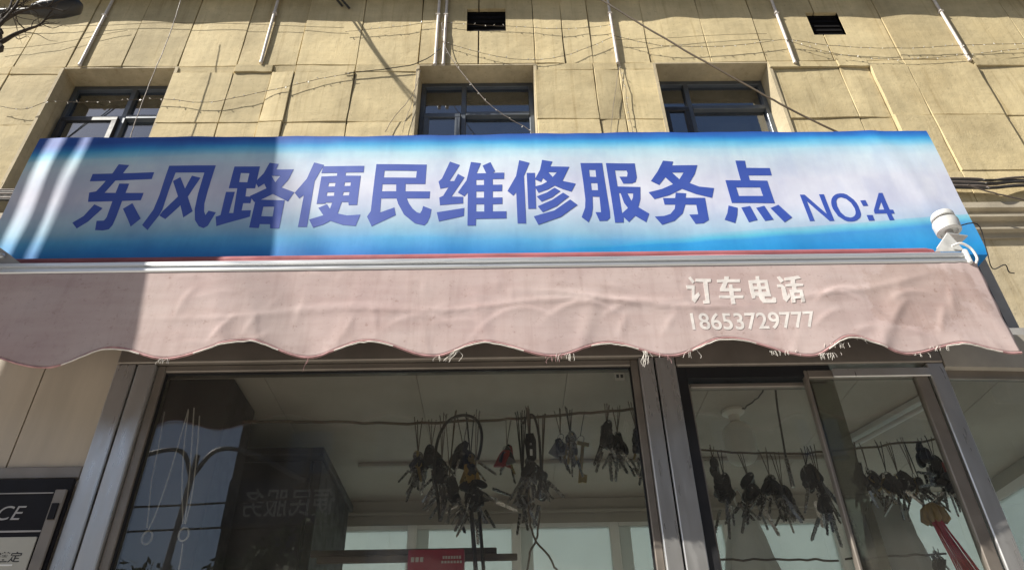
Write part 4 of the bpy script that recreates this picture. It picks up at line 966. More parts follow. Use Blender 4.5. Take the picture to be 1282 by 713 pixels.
# ------------------------------------------------------------------ kiosk
kio = thing('repair_kiosk', (.2, 1.70, 0), 'metal framed glass repair kiosk under the awning, keys hanging inside', 'kiosk')
YK = 1.70
KX0, KX1, KYR = -1.50, 1.86, 2.80
def kpart(mb, name, m, **kw): return mb.build(name, m, kio, **kw)
def post(x0, x1, z0=.95, z1=2.484, y0=YK, y1=YK + .06, m='anodised', name='post'):
    return kpart(MB().cbox(x0, x1, y0, y1, z0, z1, .0025), name, m)
post(-1.011, -.9615, .02); post(-.9565, -.909, .02)
kpart(MB().box(-.961, -.957, YK + .01, YK + .05, .02, 2.484), 'joint', 'rubber_black')
post(.360, .3985, .02); post(.4035, .455, .02)
kpart(MB().box(.399, .403, YK + .01, YK + .05, .02, 2.484), 'joint', 'rubber_black')
post(1.118, 1.163, .02, 2.455)
kpart(MB().cbox(-1.011, .457, YK - .002, YK + .062, 2.4855, 2.545, .003), 'header', 'anodised_dull')
kpart(MB().cbox(.4575, 1.165, YK - .002, YK + .062, 2.4560, 2.545, .003), 'header', 'anodised_dull')
# the corner bay beyond the right post turns back a little
bay = MB()
bay.add([(1.1655, YK - .002, 2.442), (1.84, YK + .04, 2.442), (1.84, YK + .10, 2.442), (1.1655, YK + .062, 2.442), (1.1655, YK - .002, 2.545), (1.84, YK + .04, 2.545), (1.84, YK + .10, 2.545), (1.1655, YK + .062, 2.545)],
        [(0, 3, 2, 1), (4, 5, 6, 7), (0, 1, 5, 4), (1, 2, 6, 5), (2, 3, 7, 6), (3, 0, 4, 7)])
kpart(bay, 'corner_header', 'header_tan')
bf = MB()
bf.add([(1.1655, YK + .018, 2.418), (1.83, YK + .058, 2.418), (1.83, YK + .075, 2.418), (1.1655, YK + .035, 2.418), (1.1655, YK + .018, 2.4415), (1.83, YK + .058, 2.4415), (1.83, YK + .075, 2.4415), (1.1655, YK + .035, 2.4415)],
       [(0, 3, 2, 1), (4, 5, 6, 7), (0, 1, 5, 4), (1, 2, 6, 5), (2, 3, 7, 6), (3, 0, 4, 7)])
kpart(bf, 'corner_rail', 'anodised_dull')
bg = MB()
bg.add([(1.1655, YK + .024, .97), (1.83, YK + .064, .97), (1.83, YK + .069, .97), (1.1655, YK + .029, .97), (1.1655, YK + .024, 2.4178), (1.83, YK + .064, 2.4178), (1.83, YK + .069, 2.4178), (1.1655, YK + .029, 2.4178)],
       [(0, 3, 2, 1), (4, 5, 6, 7), (0, 1, 5, 4), (1, 2, 6, 5), (2, 3, 7, 6), (3, 0, 4, 7)])
kpart(bg, 'corner_pane', 'glass_kiosk')
post(1.832, 1.86, .02, 2.545, YK + .04, YK + .12, name='corner_post')
# fixed left window: sash and one pane that leans out slightly at the top
sash = MB()
sash.cbox(-.908, -.886, YK + .012, YK + .052, .96, 2.484, .002)
sash.cbox(.340, .359, YK + .012, YK + .052, .96, 2.484, .002)
sash.cbox(-.8855, .3395, YK + .012, YK + .052, 2.466, 2.484, .002)
ls = kpart(sash, 'fixed_window', 'anodised_dull')
pl = MB()
y_t, y_b = YK + .026, YK + .026
pl.add([(-.889, y_b, .97), (.343, y_b - .006, .97), (.343, y_b - .001, .97), (-.889, y_b + .005, .97), (-.889, y_t + .004, 2.469), (.343, y_t - .002, 2.469), (.343, y_t + .003, 2.469), (-.889, y_t + .009, 2.469)],
       [(0, 3, 2, 1), (4, 5, 6, 7), (0, 1, 5, 4), (1, 2, 6, 5), (2, 3, 7, 6), (3, 0, 4, 7)])
pl.build('pane', 'glass_kiosk', ls)
# sliding right window
blk = MB()
blk.box(.4560, .4815, YK + .008, YK + .050, .96, 2.4555)
blk.box(.4820, .862, YK + .008, YK + .050, 2.424, 2.4555)
kpart(blk, 'track', 'rubber_black')
def sash_frame(x0, x1, zt, y, m, wl, wr, wt, pm, name='sliding_sash'):
    f = MB()
    f.cbox(x0, x0 + wl, y, y + .022, .97, zt, .002)
    f.cbox(x1 - wr, x1, y, y + .022, .97, zt, .002)
    f.cbox(x0 + wl + .0005, x1 - wr - .0005, y, y + .022, zt - wt, zt, .002)
    o = kpart(f, name, m)
    xa, xb_ = x0 + wl * .7, x1 - wr * .7
    ya, yb = y + .009, y + .009
    MB().add([(xa, yb, .98), (xb_, yb, .98), (xb_, yb + .004, .98), (xa, yb + .004, .98), (xa, ya, zt - wt * .7), (xb_, ya, zt - wt * .7), (xb_, ya + .004, zt - wt * .7), (xa, ya + .004, zt - wt * .7)],
             [(0, 3, 2, 1), (4, 5, 6, 7), (0, 1, 5, 4), (1, 2, 6, 5), (2, 3, 7, 6), (3, 0, 4, 7)]).build('pane', pm, o)
    return o
sash_frame(.483, .815, 2.418, YK + .028, 'anodised_dull', .008, .010, .012, 'glass_kiosk')
s2_ = sash_frame(.790, 1.112, 2.440, YK + .004, 'anodised_dull', .008, .032, .022, 'glass_kiosk')
MB().box(.799, .868, YK + .0175, YK + .0195, .98, 2.4175).build('dusty_strip', 'glass_film', s2_)
kpart(MB().cbox(.8625, 1.1175, YK - .004, YK + .0035, 2.4150, 2.4400, .002), 'top_rail', 'anodised')
for x0, x1, z0, z1 in ((-.8855, -.8815, .97, 2.4655), (.3358, .3395, .97, 2.4655)):
    MB().box(x0, x1, YK + .020, YK + .027, z0, z1).build('rubber_seal', 'rubber_black', ls)
MB().box(-.881, .3355, YK + .020, YK + .027, 2.4615, 2.4655).build('rubber_seal', 'rubber_black', ls)
st_ = MB().box(.296, .322, YK + .0245, YK + .0252, 2.428, 2.452)
st_.build('sticker', 'board_white', ls)
for q in (.300, .311):
    MB().box(q, q + .007, YK + .0238, YK + .0243, 2.436, 2.446).build('sticker_mark', 'print_black', ls)
# left end: cream panel, rail and lower wall
pn = MB().box(-1.20, -1.0125, YK + .012, YK + .03, 2.206, 2.545)
kpart(pn, 'side_panel', 'kiosk_panel')
kpart(MB().box(KX0, -1.204, YK + .012, YK + .03, 2.206, 2.545), 'side_panel', 'kiosk_panel')
kpart(MB().cbox(KX0, -1.0125, YK + .002, YK + .035, 2.176, 2.2055, .002), 'rail', 'anodised_dull')
kpart(MB().box(KX0, -1.0125, YK + .012, YK + .03, .02, 2.1755), 'lower_panel', 'kiosk_panel')
kpart(MB().cbox(-.908, 1.83, YK - .02, YK + .08, .90, .958, .004), 'sill', 'anodised')
kpart(MB().box(-.9085, 1.83, YK + .012, YK + .05, .02, .899), 'skirt_panel', 'kiosk_grey')
# shell
x = KX0
while x < KX1 - .01:                                      # ceiling boards with open joints
    x2 = min(x + .42, KX1)
    kpart(MB().cbox(x + .0007, x2 - .0007, YK + .064, KYR + .03, 2.500 + random.uniform(0, .0015), 2.512, .0006), 'ceiling_board', 'kiosk_ceiling')
    x = x2
kpart(MB().box(KX0, KX1, YK + .064, KYR + .03, 2.5125, 2.5160), 'ceiling', 'rubber_black')
kpart(MB().cbox(-.5, 1.2, 2.42, 2.436, 2.486, 2.4995, .002), 'conduit', 'kiosk_inside')
kpart(MB().box(KX0 - .02, KX1 + .02, YK + .066, KYR + .06, 2.5465, 2.60), 'roof', 'kiosk_grey')
kpart(MB().box(KX0, KX0 + .03, YK + .036, KYR, .02, 2.499), 'end_wall', 'kiosk_inside')
kpart(MB().box(KX1 - .03, KX1, YK + .125, KYR, .02, 1.30), 'end_wall', 'kiosk_inside')
kpart(MB().box(KX1 - .03, KX1, YK + .125, KYR, 2.452, 2.499), 'end_wall', 'kiosk_inside')
for y0, y1 in ((YK + .125, 2.30), (2.301, KYR)):
    f = MB()
    f.cbox(KX1 - .032, KX1, y0, y0 + .035, 1.301, 2.4515, .002).cbox(KX1 - .032, KX1, y1 - .035, y1, 1.301, 2.4515, .002)
    f.cbox(KX1 - .030, KX1, y0 + .0355, y1 - .0355, 2.42, 2.4515, .002)
    o = kpart(f, 'end_window', 'pvc_white')
    MB().box(KX1 - .018, KX1 - .014, y0 + .034, y1 - .034, 1.301, 2.421).build('pane', 'glass_frosted', o)
kpart(MB().box(KX0, KX1, YK + .08, KYR + .03, 0.006, .03), 'floor', 'kiosk_grey')
# parapet behind the banner that carries it
kpart(MB().cbox(KX0, 1.548, 1.86, 1.93, 2.6005, 3.10, .004), 'parapet', 'kiosk_grey')
kpart(MB().cbox(1.440, 1.452, 1.845, 1.859, 2.601, 3.05, .002), 'stay', 'dark_metal')
kpart(MB().cbox(1.490, 1.502, 1.845, 1.859, 2.601, 2.98, .002), 'stay', 'dark_metal')
for x in (-1.3, -.4, .5, 1.3):
    kpart(MB().box(x, x + .03, YB + .0765, 1.8595, 2.90, 2.93), 'bracket', 'pole_steel')
cb = MB()  # dark blocks added to blacken the left part of the window
cb.cbox(-1.46, -.56, 2.06, 2.10, .03, 2.36, .004)
kpart(cb, 'dark_block', 'block_dark')
kpart(MB().cbox(-1.46, -.74, 1.812, 2.015, .03, 2.4985, .003), 'dark_block', 'block_dark')
kpart(MB().cbox(-1.46, -.52, 2.02, 2.52, 2.361, 2.385, .003), 'dark_block_top', 'block_dark')
kpart(MB().cbox(-.556, -.53, 2.06, 2.50, .03, 2.3605, .003), 'dark_block_side', 'block_dark')
# rear wall with its row of frosted windows
RB = [(-1.50, -.700), (-.700, -.330), (-.330, .060), (.060, .430), (.430, .86), (.86, 1.2745), (1.2745, 1.83)]
kpart(MB().box(KX0 + .03, 1.24, KYR, KYR + .03, 2.404, 2.499), 'rear_wall', 'kiosk_inside')
kpart(MB().box(KX0 + .03, KX1 - .03, KYR, KYR + .03, .03, 1.30), 'rear_wall', 'kiosk_inside')
kpart(MB().box(KX0 + .03, -.735, KYR, KYR + .03, 1.301, 2.4035), 'rear_wall', 'kiosk_inside')
kpart(MB().cbox(KX0 + .03, 1.235, KYR - .018, KYR - .0005, 2.440, 2.452, .002), 'cornice', 'kiosk_inside')
for x0, x1 in RB[1:]:
    f = MB()
    zt = 2.498 if x0 > 1.25 else 2.4035
    f.cbox(x0 - .034, x0, KYR - .006, KYR + .03, 1.301, zt, .002)
    f.cbox(x0 + .0005, x1 - .0345, KYR - .004, KYR + .03, zt - .0155, zt, .002)
    o = kpart(f, 'rear_window', 'pvc_white')
    MB().box(x0 - .002, x1 - .032, KYR + .012, KYR + .016, 1.301, zt - .0135).build('pane', 'glass_frosted', o)
    MB().cbox(x0 + .0006, x0 + .045, KYR + .001, KYR + .011, 1.301, zt - .0165, .002).build('sash_stile', 'pvc_white', o)

# notice board on the left end
nb = thing('notice_board', (-1.2, 1.70, 1.6), 'black notice board with thin white rules and slanted lettering, left of the kiosk window', 'notice board')
MB().cbox(-1.42, -1.0135, 1.690, 1.7005, 1.50, 2.172, .002).build('backing', 'board_black', nb)
MB().box(-1.42, -1.052, 1.6885, 1.6898, 2.1345, 2.137).build('rule', 'print_silver', nb)
MB().box(-1.42, -1.050, 1.6885, 1.6898, 2.045, 2.049).build('rule', 'print_silver', nb)
MB().cbox(-1.42, -1.052, 1.6865, 1.6898, 1.52, 2.034, .001).build('sheet', 'board_white', nb)
text_mesh('ICE', -1.178, -1.102, 2.073, 2.106, 1.6888, shear=.25).build('lettering', 'print_silver', nb)
text_mesh('\u9075\u5b9a', -1.126, -1.072, 1.978, 2.001, 1.6860, shear=.1, bold=.01).build('lettering', 'print_black', nb)
MB().box(-1.13, -1.085, 1.6858, 1.6863, 1.9705, 1.974).build('rule', 'white_paint', nb)
pt = MB(); pt.cbox(-1.046, -1.019, 1.682, 1.6895, 1.55, 2.142, .002)
pt.build('edge_strip', 'anodised_dull', nb)
MB().cbox(-1.041, -1.025, 1.6785, 1.6818, 2.070, 2.108, .001).build('latch', 'board_black', nb)

# ------------------------------------------------------------------ inside the kiosk
YI = 1.93
def wire(name, pts, r, m, label, cat, Y=YI, group=None):
    return cable(name, on(pts, Y), r, m, label, cat, group, sagk=5)
ROD1 = [(-0.881, 2.421), (-0.657, 2.424), (-0.475, 2.419), (-0.271, 2.411), (-0.068, 2.417), (0.068, 2.425), (0.252, 2.437), (0.390, 2.447), (0.441, 2.449)]
ROD2 = [(0.528, 2.331), (0.669, 2.317), (0.825, 2.310), (0.917, 2.318), (1.056, 2.330), (1.220, 2.346)]
ROD3 = [(0.875, 2.026), (1.004, 2.028), (1.141, 2.036)]
ROD4 = [(0.471, 2.029), (0.611, 2.027), (0.754, 2.025), (0.857, 2.021)]
RG = 'wires strung inside the kiosk to hang keys on'
wire('hanging_wire', ROD1, .0042, 'cable_brown', 'long brown wire across the large left pane with key bunches hanging from it', 'wire', YI, RG)
wire('hanging_wire', ROD2, .0032, 'cable_brown', 'thin dark wire with keys across the upper part of the sliding window', 'wire', 1.95, RG)
wire('hanging_wire', ROD3, .0030, 'cable_black', 'low wire with loose key hooks at the lower right of sliding window', 'wire', 1.95, RG)
wire('hanging_wire', ROD4, .0030, 'cable_grey', 'low pale wire at the foot of sliding window, below the white bag', 'wire', 1.95, RG)
def rod_z(rod, x):
    for (xa, za), (xb, zb) in zip(rod, rod[1:]):
        if xa <= x <= xb: return za + (zb - za) * (x - xa) / (xb - xa)
    return rod[0][1] if x < rod[0][0] else rod[-1][1]

def mesh_of(mb, name, m, smooth=None):
    o = mb.build(name, m, None, smooth=smooth)
    me = o.data
    bpy.data.objects.remove(o)
    return me
def blade(l, w=.0035):
    t = [(-w, -.018), (w, -.018), (w, -.018 - l * .35)]
    for k in range(4):
        z = -.018 - l * (.40 + .14 * k)
        t += [(w - .0022, z), (w - .0004 * k, z - l * .07)]
    t += [(0, -.018 - l), (-w, -.018 - l + .003)]
    return t
def ngon(r, n, cx=0, cz=-.010, sx=1, sz=1):
    return [(cx + r * sx * math.cos(2 * math.pi * k / n), cz + r * sz * math.sin(2 * math.pi * k / n)) for k in range(n)]
steel_me, brass_me = [], []
for m, L_ in (('key_steel', .040), ('key_brass', .036)):
    mb = MB()
    mb.plate_xz([ngon(.0115, 10), ngon(.004, 6, 0, -.005)], -.0011, .0011)
    mb.plate_xz([blade(L_)], -.0009, .0009)
    (steel_me if m == 'key_steel' else brass_me).append(mesh_of(mb, 'key', m))
fob_me = mesh_of(MB().plate_xz([ngon(.0125, 12, 0, -.017, .72, 1.45), ngon(.0035, 6, 0, -.003)], -.0045, .0045), 'key_head', 'key_black')
fobd_me = mesh_of(MB().plate_xz([[(-.006, 0), (.006, 0), (.0095, -.012), (.0085, -.032), (.004, -.037), (-.004, -.037), (-.0085, -.032), (-.0095, -.012)], ngon(.0035, 6, 0, -.006)], -.005, .005), 'key_head', 'key_dark')
long_me = mesh_of(MB().tube([(0, 0, 0), (0, 0, -.07)], .0032, 8).box(-.011, .011, -.002, .002, -.006, .001).box(-.001, .012, -.0015, .0015, -.068, -.054), 'key', 'key_brass', 40)
fblade_me = mesh_of(MB().plate_xz([[(x, z - .018) for x, z in blade(.046, .0034)]], -.0012, .0012), 'blade', 'key_steel')
tag_me = {c: mesh_of(MB().plate_xz([[(-.010, 0), (.010, 0), (.014, -.010), (.014, -.042), (-.014, -.042), (-.014, -.010)], ngon(.003, 6, 0, -.006)], -.002, .002), 'tag', c) for c in ('plastic_red', 'plastic_grey', 'plastic_yellow')}
disc_me = mesh_of(MB().lathe([(.006, -.004), (.017, -.003), (.018, 0), (.017, .003), (.006, .004)], (0, 0, -.016), 14, 'Y'), 'disc', 'key_black', 40)
ring_me = None
mb = MB()
mb.tube([(.011 * math.cos(a), 0, .011 * math.sin(a)) for a in [2 * math.pi * k / 16 for k in range(17)]], .0011, 5, cap=False)
ring_me = mesh_of(mb, 'ring', 'key_steel', 60)

def place(me, name, parent, loc, ang, tilt=0.0, spin=0.0, sc=1.0):
    o = bpy.data.objects.new(name, me)
    col.objects.link(o)
    o.parent = parent
    o.location = loc
    o.rotation_euler = (Matrix.Rotation(ang, 3, 'Y') @ Matrix.Rotation(tilt, 3, 'X') @ Matrix.Rotation(spin, 3, 'Z')).to_euler()
    o.scale = (sc, sc, sc)
    return o
KG = 'key bunches hanging inside the kiosk'
def bunch(px_x, rod, Y, drop, kinds, spread, label, sc=1.0, strands=3, sd=0):
    sc *= 1.18
    rnd = random.Random(sd + int(px_x * 1000))
    z = rod_z(rod, px_x)
    t = thing('key_bunch', (px_x, Y, z), label, 'key bunch', KG)
    mb = MB()
    for k in range(strands):
        dx = rnd.uniform(-.016, .016)
        mb.tube([(px_x + dx * 1.2, Y - .004, z + rnd.uniform(.006, .022)), (px_x + dx, Y - .006, z), (px_x + dx * .4, Y - .004, z - drop * .5), (px_x, Y, z - drop + .010)], .0010 + .0005 * rnd.random(), 4)
    mb.build('cord', rnd.choice(['cable_black', 'cable_brown', 'cable_grey']), t, smooth=60)
    place(ring_me, 'ring', t, (0, 0, -drop), 0, 0, rnd.uniform(-.8, .8))
    if len(kinds) > 2 and kinds[0] != 'D': kinds = ''.join(c + rnd.choice(('', c, c, 'n', 'f', 'd')) for c in kinds)
    n = len(kinds)
    for i, kd in enumerate(kinds):
        a = spread * 1.15 * ((i + .5) / n * 2 - 1) + rnd.uniform(-.2, .2)
        tl = rnd.uniform(-.35, .35); sp = rnd.uniform(-1.1, 1.1)
        up = rnd.uniform(0, .034) if (i % 3 == 1 and n > 4) else 0
        loc = (.010 * math.sin(-a) + rnd.uniform(-.006, .006), rnd.uniform(-.018, .018), -drop - .009 * math.cos(a) + up)
        sc_ = sc; sc = sc_ * rnd.uniform(.8, 1.12)
        if kd == 's': place(steel_me[0], 'key', t, loc, -a, tl, sp, sc)
        elif kd == 'b': place(brass_me[0], 'key', t, loc, -a, tl, sp, sc)
        elif kd == 'l': place(long_me, 'key', t, loc, -a, tl, sp, sc)
        elif kd in 'fd':
            h = place(fob_me if kd == 'f' else fobd_me, 'key', t, loc, -a, tl, sp, sc)
            place(fblade_me, 'blade', h, (0, 0, -.012), 0)
        elif kd == 'D': place(disc_me, 'disc', t, (loc[0], loc[1], -drop - .010 * i), -a * .3, tl * .5, sp * .5 + .9, sc)
        elif kd == 'n': place(fob_me, 'key', t, loc, -a, tl, sp, sc)
        else: place(tag_me[{'r': 'plastic_red', 'g': 'plastic_grey', 'y': 'plastic_yellow'}[kd]], 'tag', t, loc, -a, tl, sp, sc)
        sc = sc_
    return t
B = bunch
Q = lambda px: px
B((-0.236, 2.415)[0], ROD1, YI, .105, 'dssssb', .42, 'leftmost bunch on the long wire, silver blades pointing down', 1.0)
B((-0.202, 2.414)[0], ROD1, YI + .02, .075, 'fdffd', .55, 'black fob bunch just right of the leftmost silver keys', 1.15)
B((-0.168, 2.414)[0], ROD1, YI - .02, .135, 'ffdffs', .6, 'low black fob bunch hanging left inside the big cable loop', 1.1)
B((-0.113, 2.415)[0], ROD1, YI + .01, .080, 'nfdfnf', .8, 'wide black fob bunch in the middle of the big cable loop', 1.2)
B((-0.091, 2.415)[0], ROD1, YI - .01, .130, 'bybbyb', .45, 'brass and yellow key bunch below the cable loop', .95)
B((-0.077, 2.415)[0], ROD1, YI - .035, .215, 'fffffffffsfs', 1.25, 'lowest bunch, black keys fanned out like a star above the red box', 1.05)
B((-0.145, 2.416)[0], ROD1, YI - .03, .190, 'dfdfdn', .7, 'dark tangled bunch left of the fanned star of keys', 1.05)
B((0.009, 2.421)[0], ROD1, YI + .02, .085, 'rsrgb', .6, 'bunch with red plastic tags near the middle of the long wire', 1.0)
B((0.050, 2.425)[0], ROD1, YI - .01, .205, 'sgsdsgs', .55, 'low grey bunch on many long strings right of the red tags', 1.0, 9)
B((0.073, 2.425)[0], ROD1, YI - .03, .150, 'dgsgsd', .5, 'grey and silver striped bunch under the black key case', 1.1, 6)
B((0.105, 2.427)[0], ROD1, YI + .01, .185, 'dfsss', .75, 'bunch of thin blades splaying right, low beside the black cord', 1.0, 4)
B((0.160, 2.431)[0], ROD1, YI, .070, 'gsgd', .4, 'small grey tag bunch left of the brass keys', .95)
B((0.187, 2.433)[0], ROD1, YI - .01, .080, 'bbsbs', .35, 'bunch of brass keys right of the centre of the long wire', 1.1, 4)
B((0.217, 2.435)[0], ROD1, YI + .01, .075, 'l', .05, 'single long brass key on a straight black strap', 1.25, 1)
B((0.291, 2.441)[0], ROD1, YI - .01, .060, 'nfffsfs', .6, 'black fob bunch left of two hanging at the pane\'s right edge', 1.15, 4)
B((0.323, 2.443)[0], ROD1, YI + .015, .070, 'dgdss', .45, 'grey fob bunch tucked right behind the black one near the mullion', 1.15, 3)
B((0.374, 2.445)[0], ROD1, YI - .005, .080, 'nbsn', .35, 'round dark tag with brass key next to the mullion', 1.2, 4)
B((0.404, 2.447)[0], ROD1, YI + .005, .090, 'dn', .15, 'two dark fobs at the very right end of the long wire', 1.2, 2)
# sliding window
B((0.581, 2.323)[0], ROD2, 1.95, .030, 'DDDDDDDD', .3, 'column of black discs at the left end of the sliding window wire', 1.0, 3)
B((0.609, 2.321)[0], ROD2, 1.97, .080, 'nffdnf', .6, 'black fob bunch right under the column of discs', 1.2)
B((0.683, 2.317)[0], ROD2, 1.99, .075, 'fdfnds', .8, 'dark fob bunch partly behind the top of the white bag', 1.2)
B((0.732, 2.316)[0], ROD2, 1.96, .070, 'ffssdf', .7, 'dark bunch with shiny blades right of the white bag', 1.15)
B((0.767, 2.313)[0], ROD2, 1.98, .110, 'dsfs', .5, 'small dark bunch left of the silver tube', 1.0)
B((0.836, 2.310)[0], ROD2, 1.95, .045, 'nfnfnd', .5, 'black fobs right of the silver tube, high on wire', 1.2)
B((0.852, 2.309)[0], ROD2, 1.93, .120, 'fssfss', .35, 'shiny silver keys hanging low before the sash overlap', 1.2)
B((0.976, 2.322)[0], ROD2, 1.95, .065, 'sdssd', .5, 'steel key bunch just right of the sash overlap', 1.05)
B((1.014, 2.326)[0], ROD2, 1.97, .075, 'dbdsb', .6, 'brownish bunch, second right of the sash overlap', 1.05)
B((1.053, 2.330)[0], ROD2, 1.95, .085, 'bdsdbd', .7, 'brownish bunch, third right of the sash overlap', 1.05)
B((1.095, 2.332)[0], ROD2, 1.97, .090, 'dsdbds', .7, 'brownish bunch, fourth right of the sash overlap', 1.0)
B((1.132, 2.336)[0], ROD2, 1.96, .095, 'bdsd', .6, 'brownish bunch touching the red tassel\'s black keys', 1.0)
B((1.173, 2.340)[0], ROD2, 1.95, .020, 'nfnffn', .3, 'black keys hanging from the knot at the right end of wire', 1.1, 2)
B((1.191, 2.342)[0], ROD2, 1.94, .075, 'nfnfr', .5, 'black key fobs in a slanting cluster above the yellow ruff', 1.25, 2)
B((1.205, 2.342)[0], ROD2, 1.92, .125, 'ffffssff', 1.35, 'black keys fanned out like a star above the red tassel', 1.0, 2)
for k, (px, lab) in enumerate([(-1, 'loose steel keys on the low right wire, left of tassel'), (0, 'loose dark keys on the low right wire under the tassel')]):
    x = ((0.931, 2.027)[0], (1.110, 2.034)[0])[k]
    B(x, ROD3, 1.95, .012, 'sdss' if k == 0 else 'fdsf', .9, lab, .9, 2)

# tassel of yellow ruff and red cords
p0 = (1.126, 2.132)
ts = thing('tassel', (p0[0], 1.92, p0[1] + .03), 'red tassel with a yellow ruff hanging at the right of sliding window', 'tassel')
x, z = p0
ruf = MB()
for k in range(11):
    a = 2 * math.pi * k / 11
    ruf.tube([(x + .006 * math.cos(a), 1.92 + .006 * math.sin(a), z + .02), (x + .024 * math.cos(a), 1.92 + .018 * math.sin(a), z + .004), (x + .030 * math.cos(a), 1.92 + .022 * math.sin(a), z - .022), (x + .024 * math.cos(a), 1.92 + .018 * math.sin(a), z - .030)], [.004, .008, .009, .004], 7)
ruf.build('ruff', 'plastic_yellow', ts, smooth=60)
tr_ = MB()
for k in range(26):
    a = random.uniform(0, 6.28); r_ = random.uniform(.002, .014)
    p = [(x + r_ * math.cos(a) * (1 + q * .35) + q * .010, 1.92 + r_ * math.sin(a), z - .015 - q * .034 + random.uniform(-.003, .003)) for q in range(6)]
    tr_.tube(smooth_path(p, 2), .0021, 4)
tr_.build('fringe', 'tassel_red', ts, smooth=60)
MB().tube([(x - .006, 1.93, z + .20), (x - .003, 1.925, z + .08), (x, 1.92, z + .02)], .0016, 5).build('cord', 'cable_black', ts)

# plastic bags
def bag(px, Y, ztop, zbot, w0, w1, m, label):
    t = thing('plastic_bag', (px, Y, ztop), label, 'bag')
    prof, n, vs, fs = 14, 28, [], []
    for j in range(prof + 1):
        u = j / prof
        z_ = ztop + (zbot - ztop) * u
        r_ = w0 + (w1 - w0) * (u ** .75)
        for k in range(n):
            a = 2 * math.pi * k / n
            f = 1 + .16 * math.sin(a * 5 + u * 3) * (1 - .3 * u) + .07 * math.sin(a * 11 - u * 5)
            vs.append((px + r_ * f * math.cos(a), Y + r_ * .45 * f * math.sin(a), z_ + .006 * math.sin(a * 3)))
    for j in range(prof):
        for k in range(n):
            k2 = (k + 1) % n
            fs.append((j * n + k, j * n + k2, (j + 1) * n + k2, (j + 1) * n + k))
    fs.append(tuple(range(prof * n, prof * n + n)))
    MB().add(vs, fs).build('body', m, t, smooth=70)
    MB().tube(smooth_path([(px - .006, Y, ztop - .004), (px - .012, Y, ztop + .03), (px, Y, ztop + .055), (px + .012, Y, ztop + .03), (px + .006, Y, ztop - .004)], 4), .0028, 6).build('handle', m, t, smooth=60)
q = (0.654, 2.174)
bag(q[0], 2.02, q[1] + .01, q[1] - .30, .020, .095, 'bag_white', 'white plastic bag widening downward behind left sash of sliding window')
q = (1.066, 2.196)
bag(q[0], 2.05, q[1] + .01, q[1] - .26, .050, .085, 'bag_grey', 'grey plastic bag under the brownish key bunches')

# lamp holder with its shade, tube lamp, pendant cable with silver tube
q = (0.703, 2.060, 2.514)
lp = thing('ceiling_lamp', (q[0], 2.06, 2.499), 'unlit white ceiling lamp with round shade behind the sliding window', 'lamp')
lx, ly = q[0], 2.06
MB().lathe([(.034, 2.499), (.034, 2.490), (.026, 2.486), (.017, 2.482), (.016, 2.462), (.020, 2.460)], (lx, ly, 0), 22).build('holder', 'lamp_porcelain', lp, smooth=40)
MB().lathe([(.012, 2.4598), (.022, 2.456), (.040, 2.440), (.045, 2.420), (.045, 2.37), (.042, 2.345), (.030, 2.332), (.006, 2.328)], (lx, ly, 0), 26).build('shade', 'lamp_glass', lp, smooth=50)
cable('cable', [(lx + .01, ly, 2.492), (lx + .04, ly - .07, 2.492), (lx + .055, ly - .17, 2.494), (lx + .05, 1.78, 2.494)], .0022, 'cable_black', 'black wire along the ceiling to the ceiling lamp', 'cable')
q0, q1 = (0.776, 2.479), (0.778, 2.288)
dp = thing('hanging_tube', (q1[0], 1.93, q1[1]), 'slim silver tube hanging on a black cable from the kiosk ceiling', 'tube')
MB().tube(smooth_path([(q0[0] + .01, 1.90, 2.499), (q0[0] + .006, 1.915, 2.42), (q1[0], 1.93, q1[1])], 5), .0030, 6).build('cable', 'cable_black', dp, smooth=60)
MB().lathe([(.003, .004), (.0055, 0), (.0055, -.078), (.004, -.080)], (q1[0], 1.93, q1[1]), 12).build('tube', 'key_steel', dp, smooth=40)
ft = thing('tube_lamp', (1.2, 2.15, 2.499), 'unlit fluorescent tube lamp slanting across the kiosk ceiling at right', 'lamp')
def beam(a, b, w_, h0, h1, name, m):
    a, b = Vector(a), Vector(b)
    d = (b - a).normalized(); s = Vector((-d.y, d.x, 0)) * w_
    vs = [a - s, b - s, b + s, a + s]
    mb = MB().add([(p.x, p.y, h1) for p in vs] + [(p.x, p.y, h0) for p in vs], [(0, 1, 2, 3), (7, 6, 5, 4), (0, 4, 5, 1), (1, 5, 6, 2), (2, 6, 7, 3), (3, 7, 4, 0)])
    return mb.build(name, m, ft)
beam((1.130, 2.30, 0), (1.262, 1.96, 0), .016, 2.482, 2.4985, 'batten', 'white_plastic')
MB().tube([(1.135, 2.288, 2.468), (1.257, 1.972, 2.468)], .0085, 10).build('tube', 'white_plastic', ft, smooth=50)
for p in ((1.133, 2.293), (1.259, 1.967)):
    MB().cbox(p[0] - .010, p[0] + .010, p[1] - .008, p[1] + .008, 2.458, 2.4818, .001).build('socket', 'white_plastic', ft)
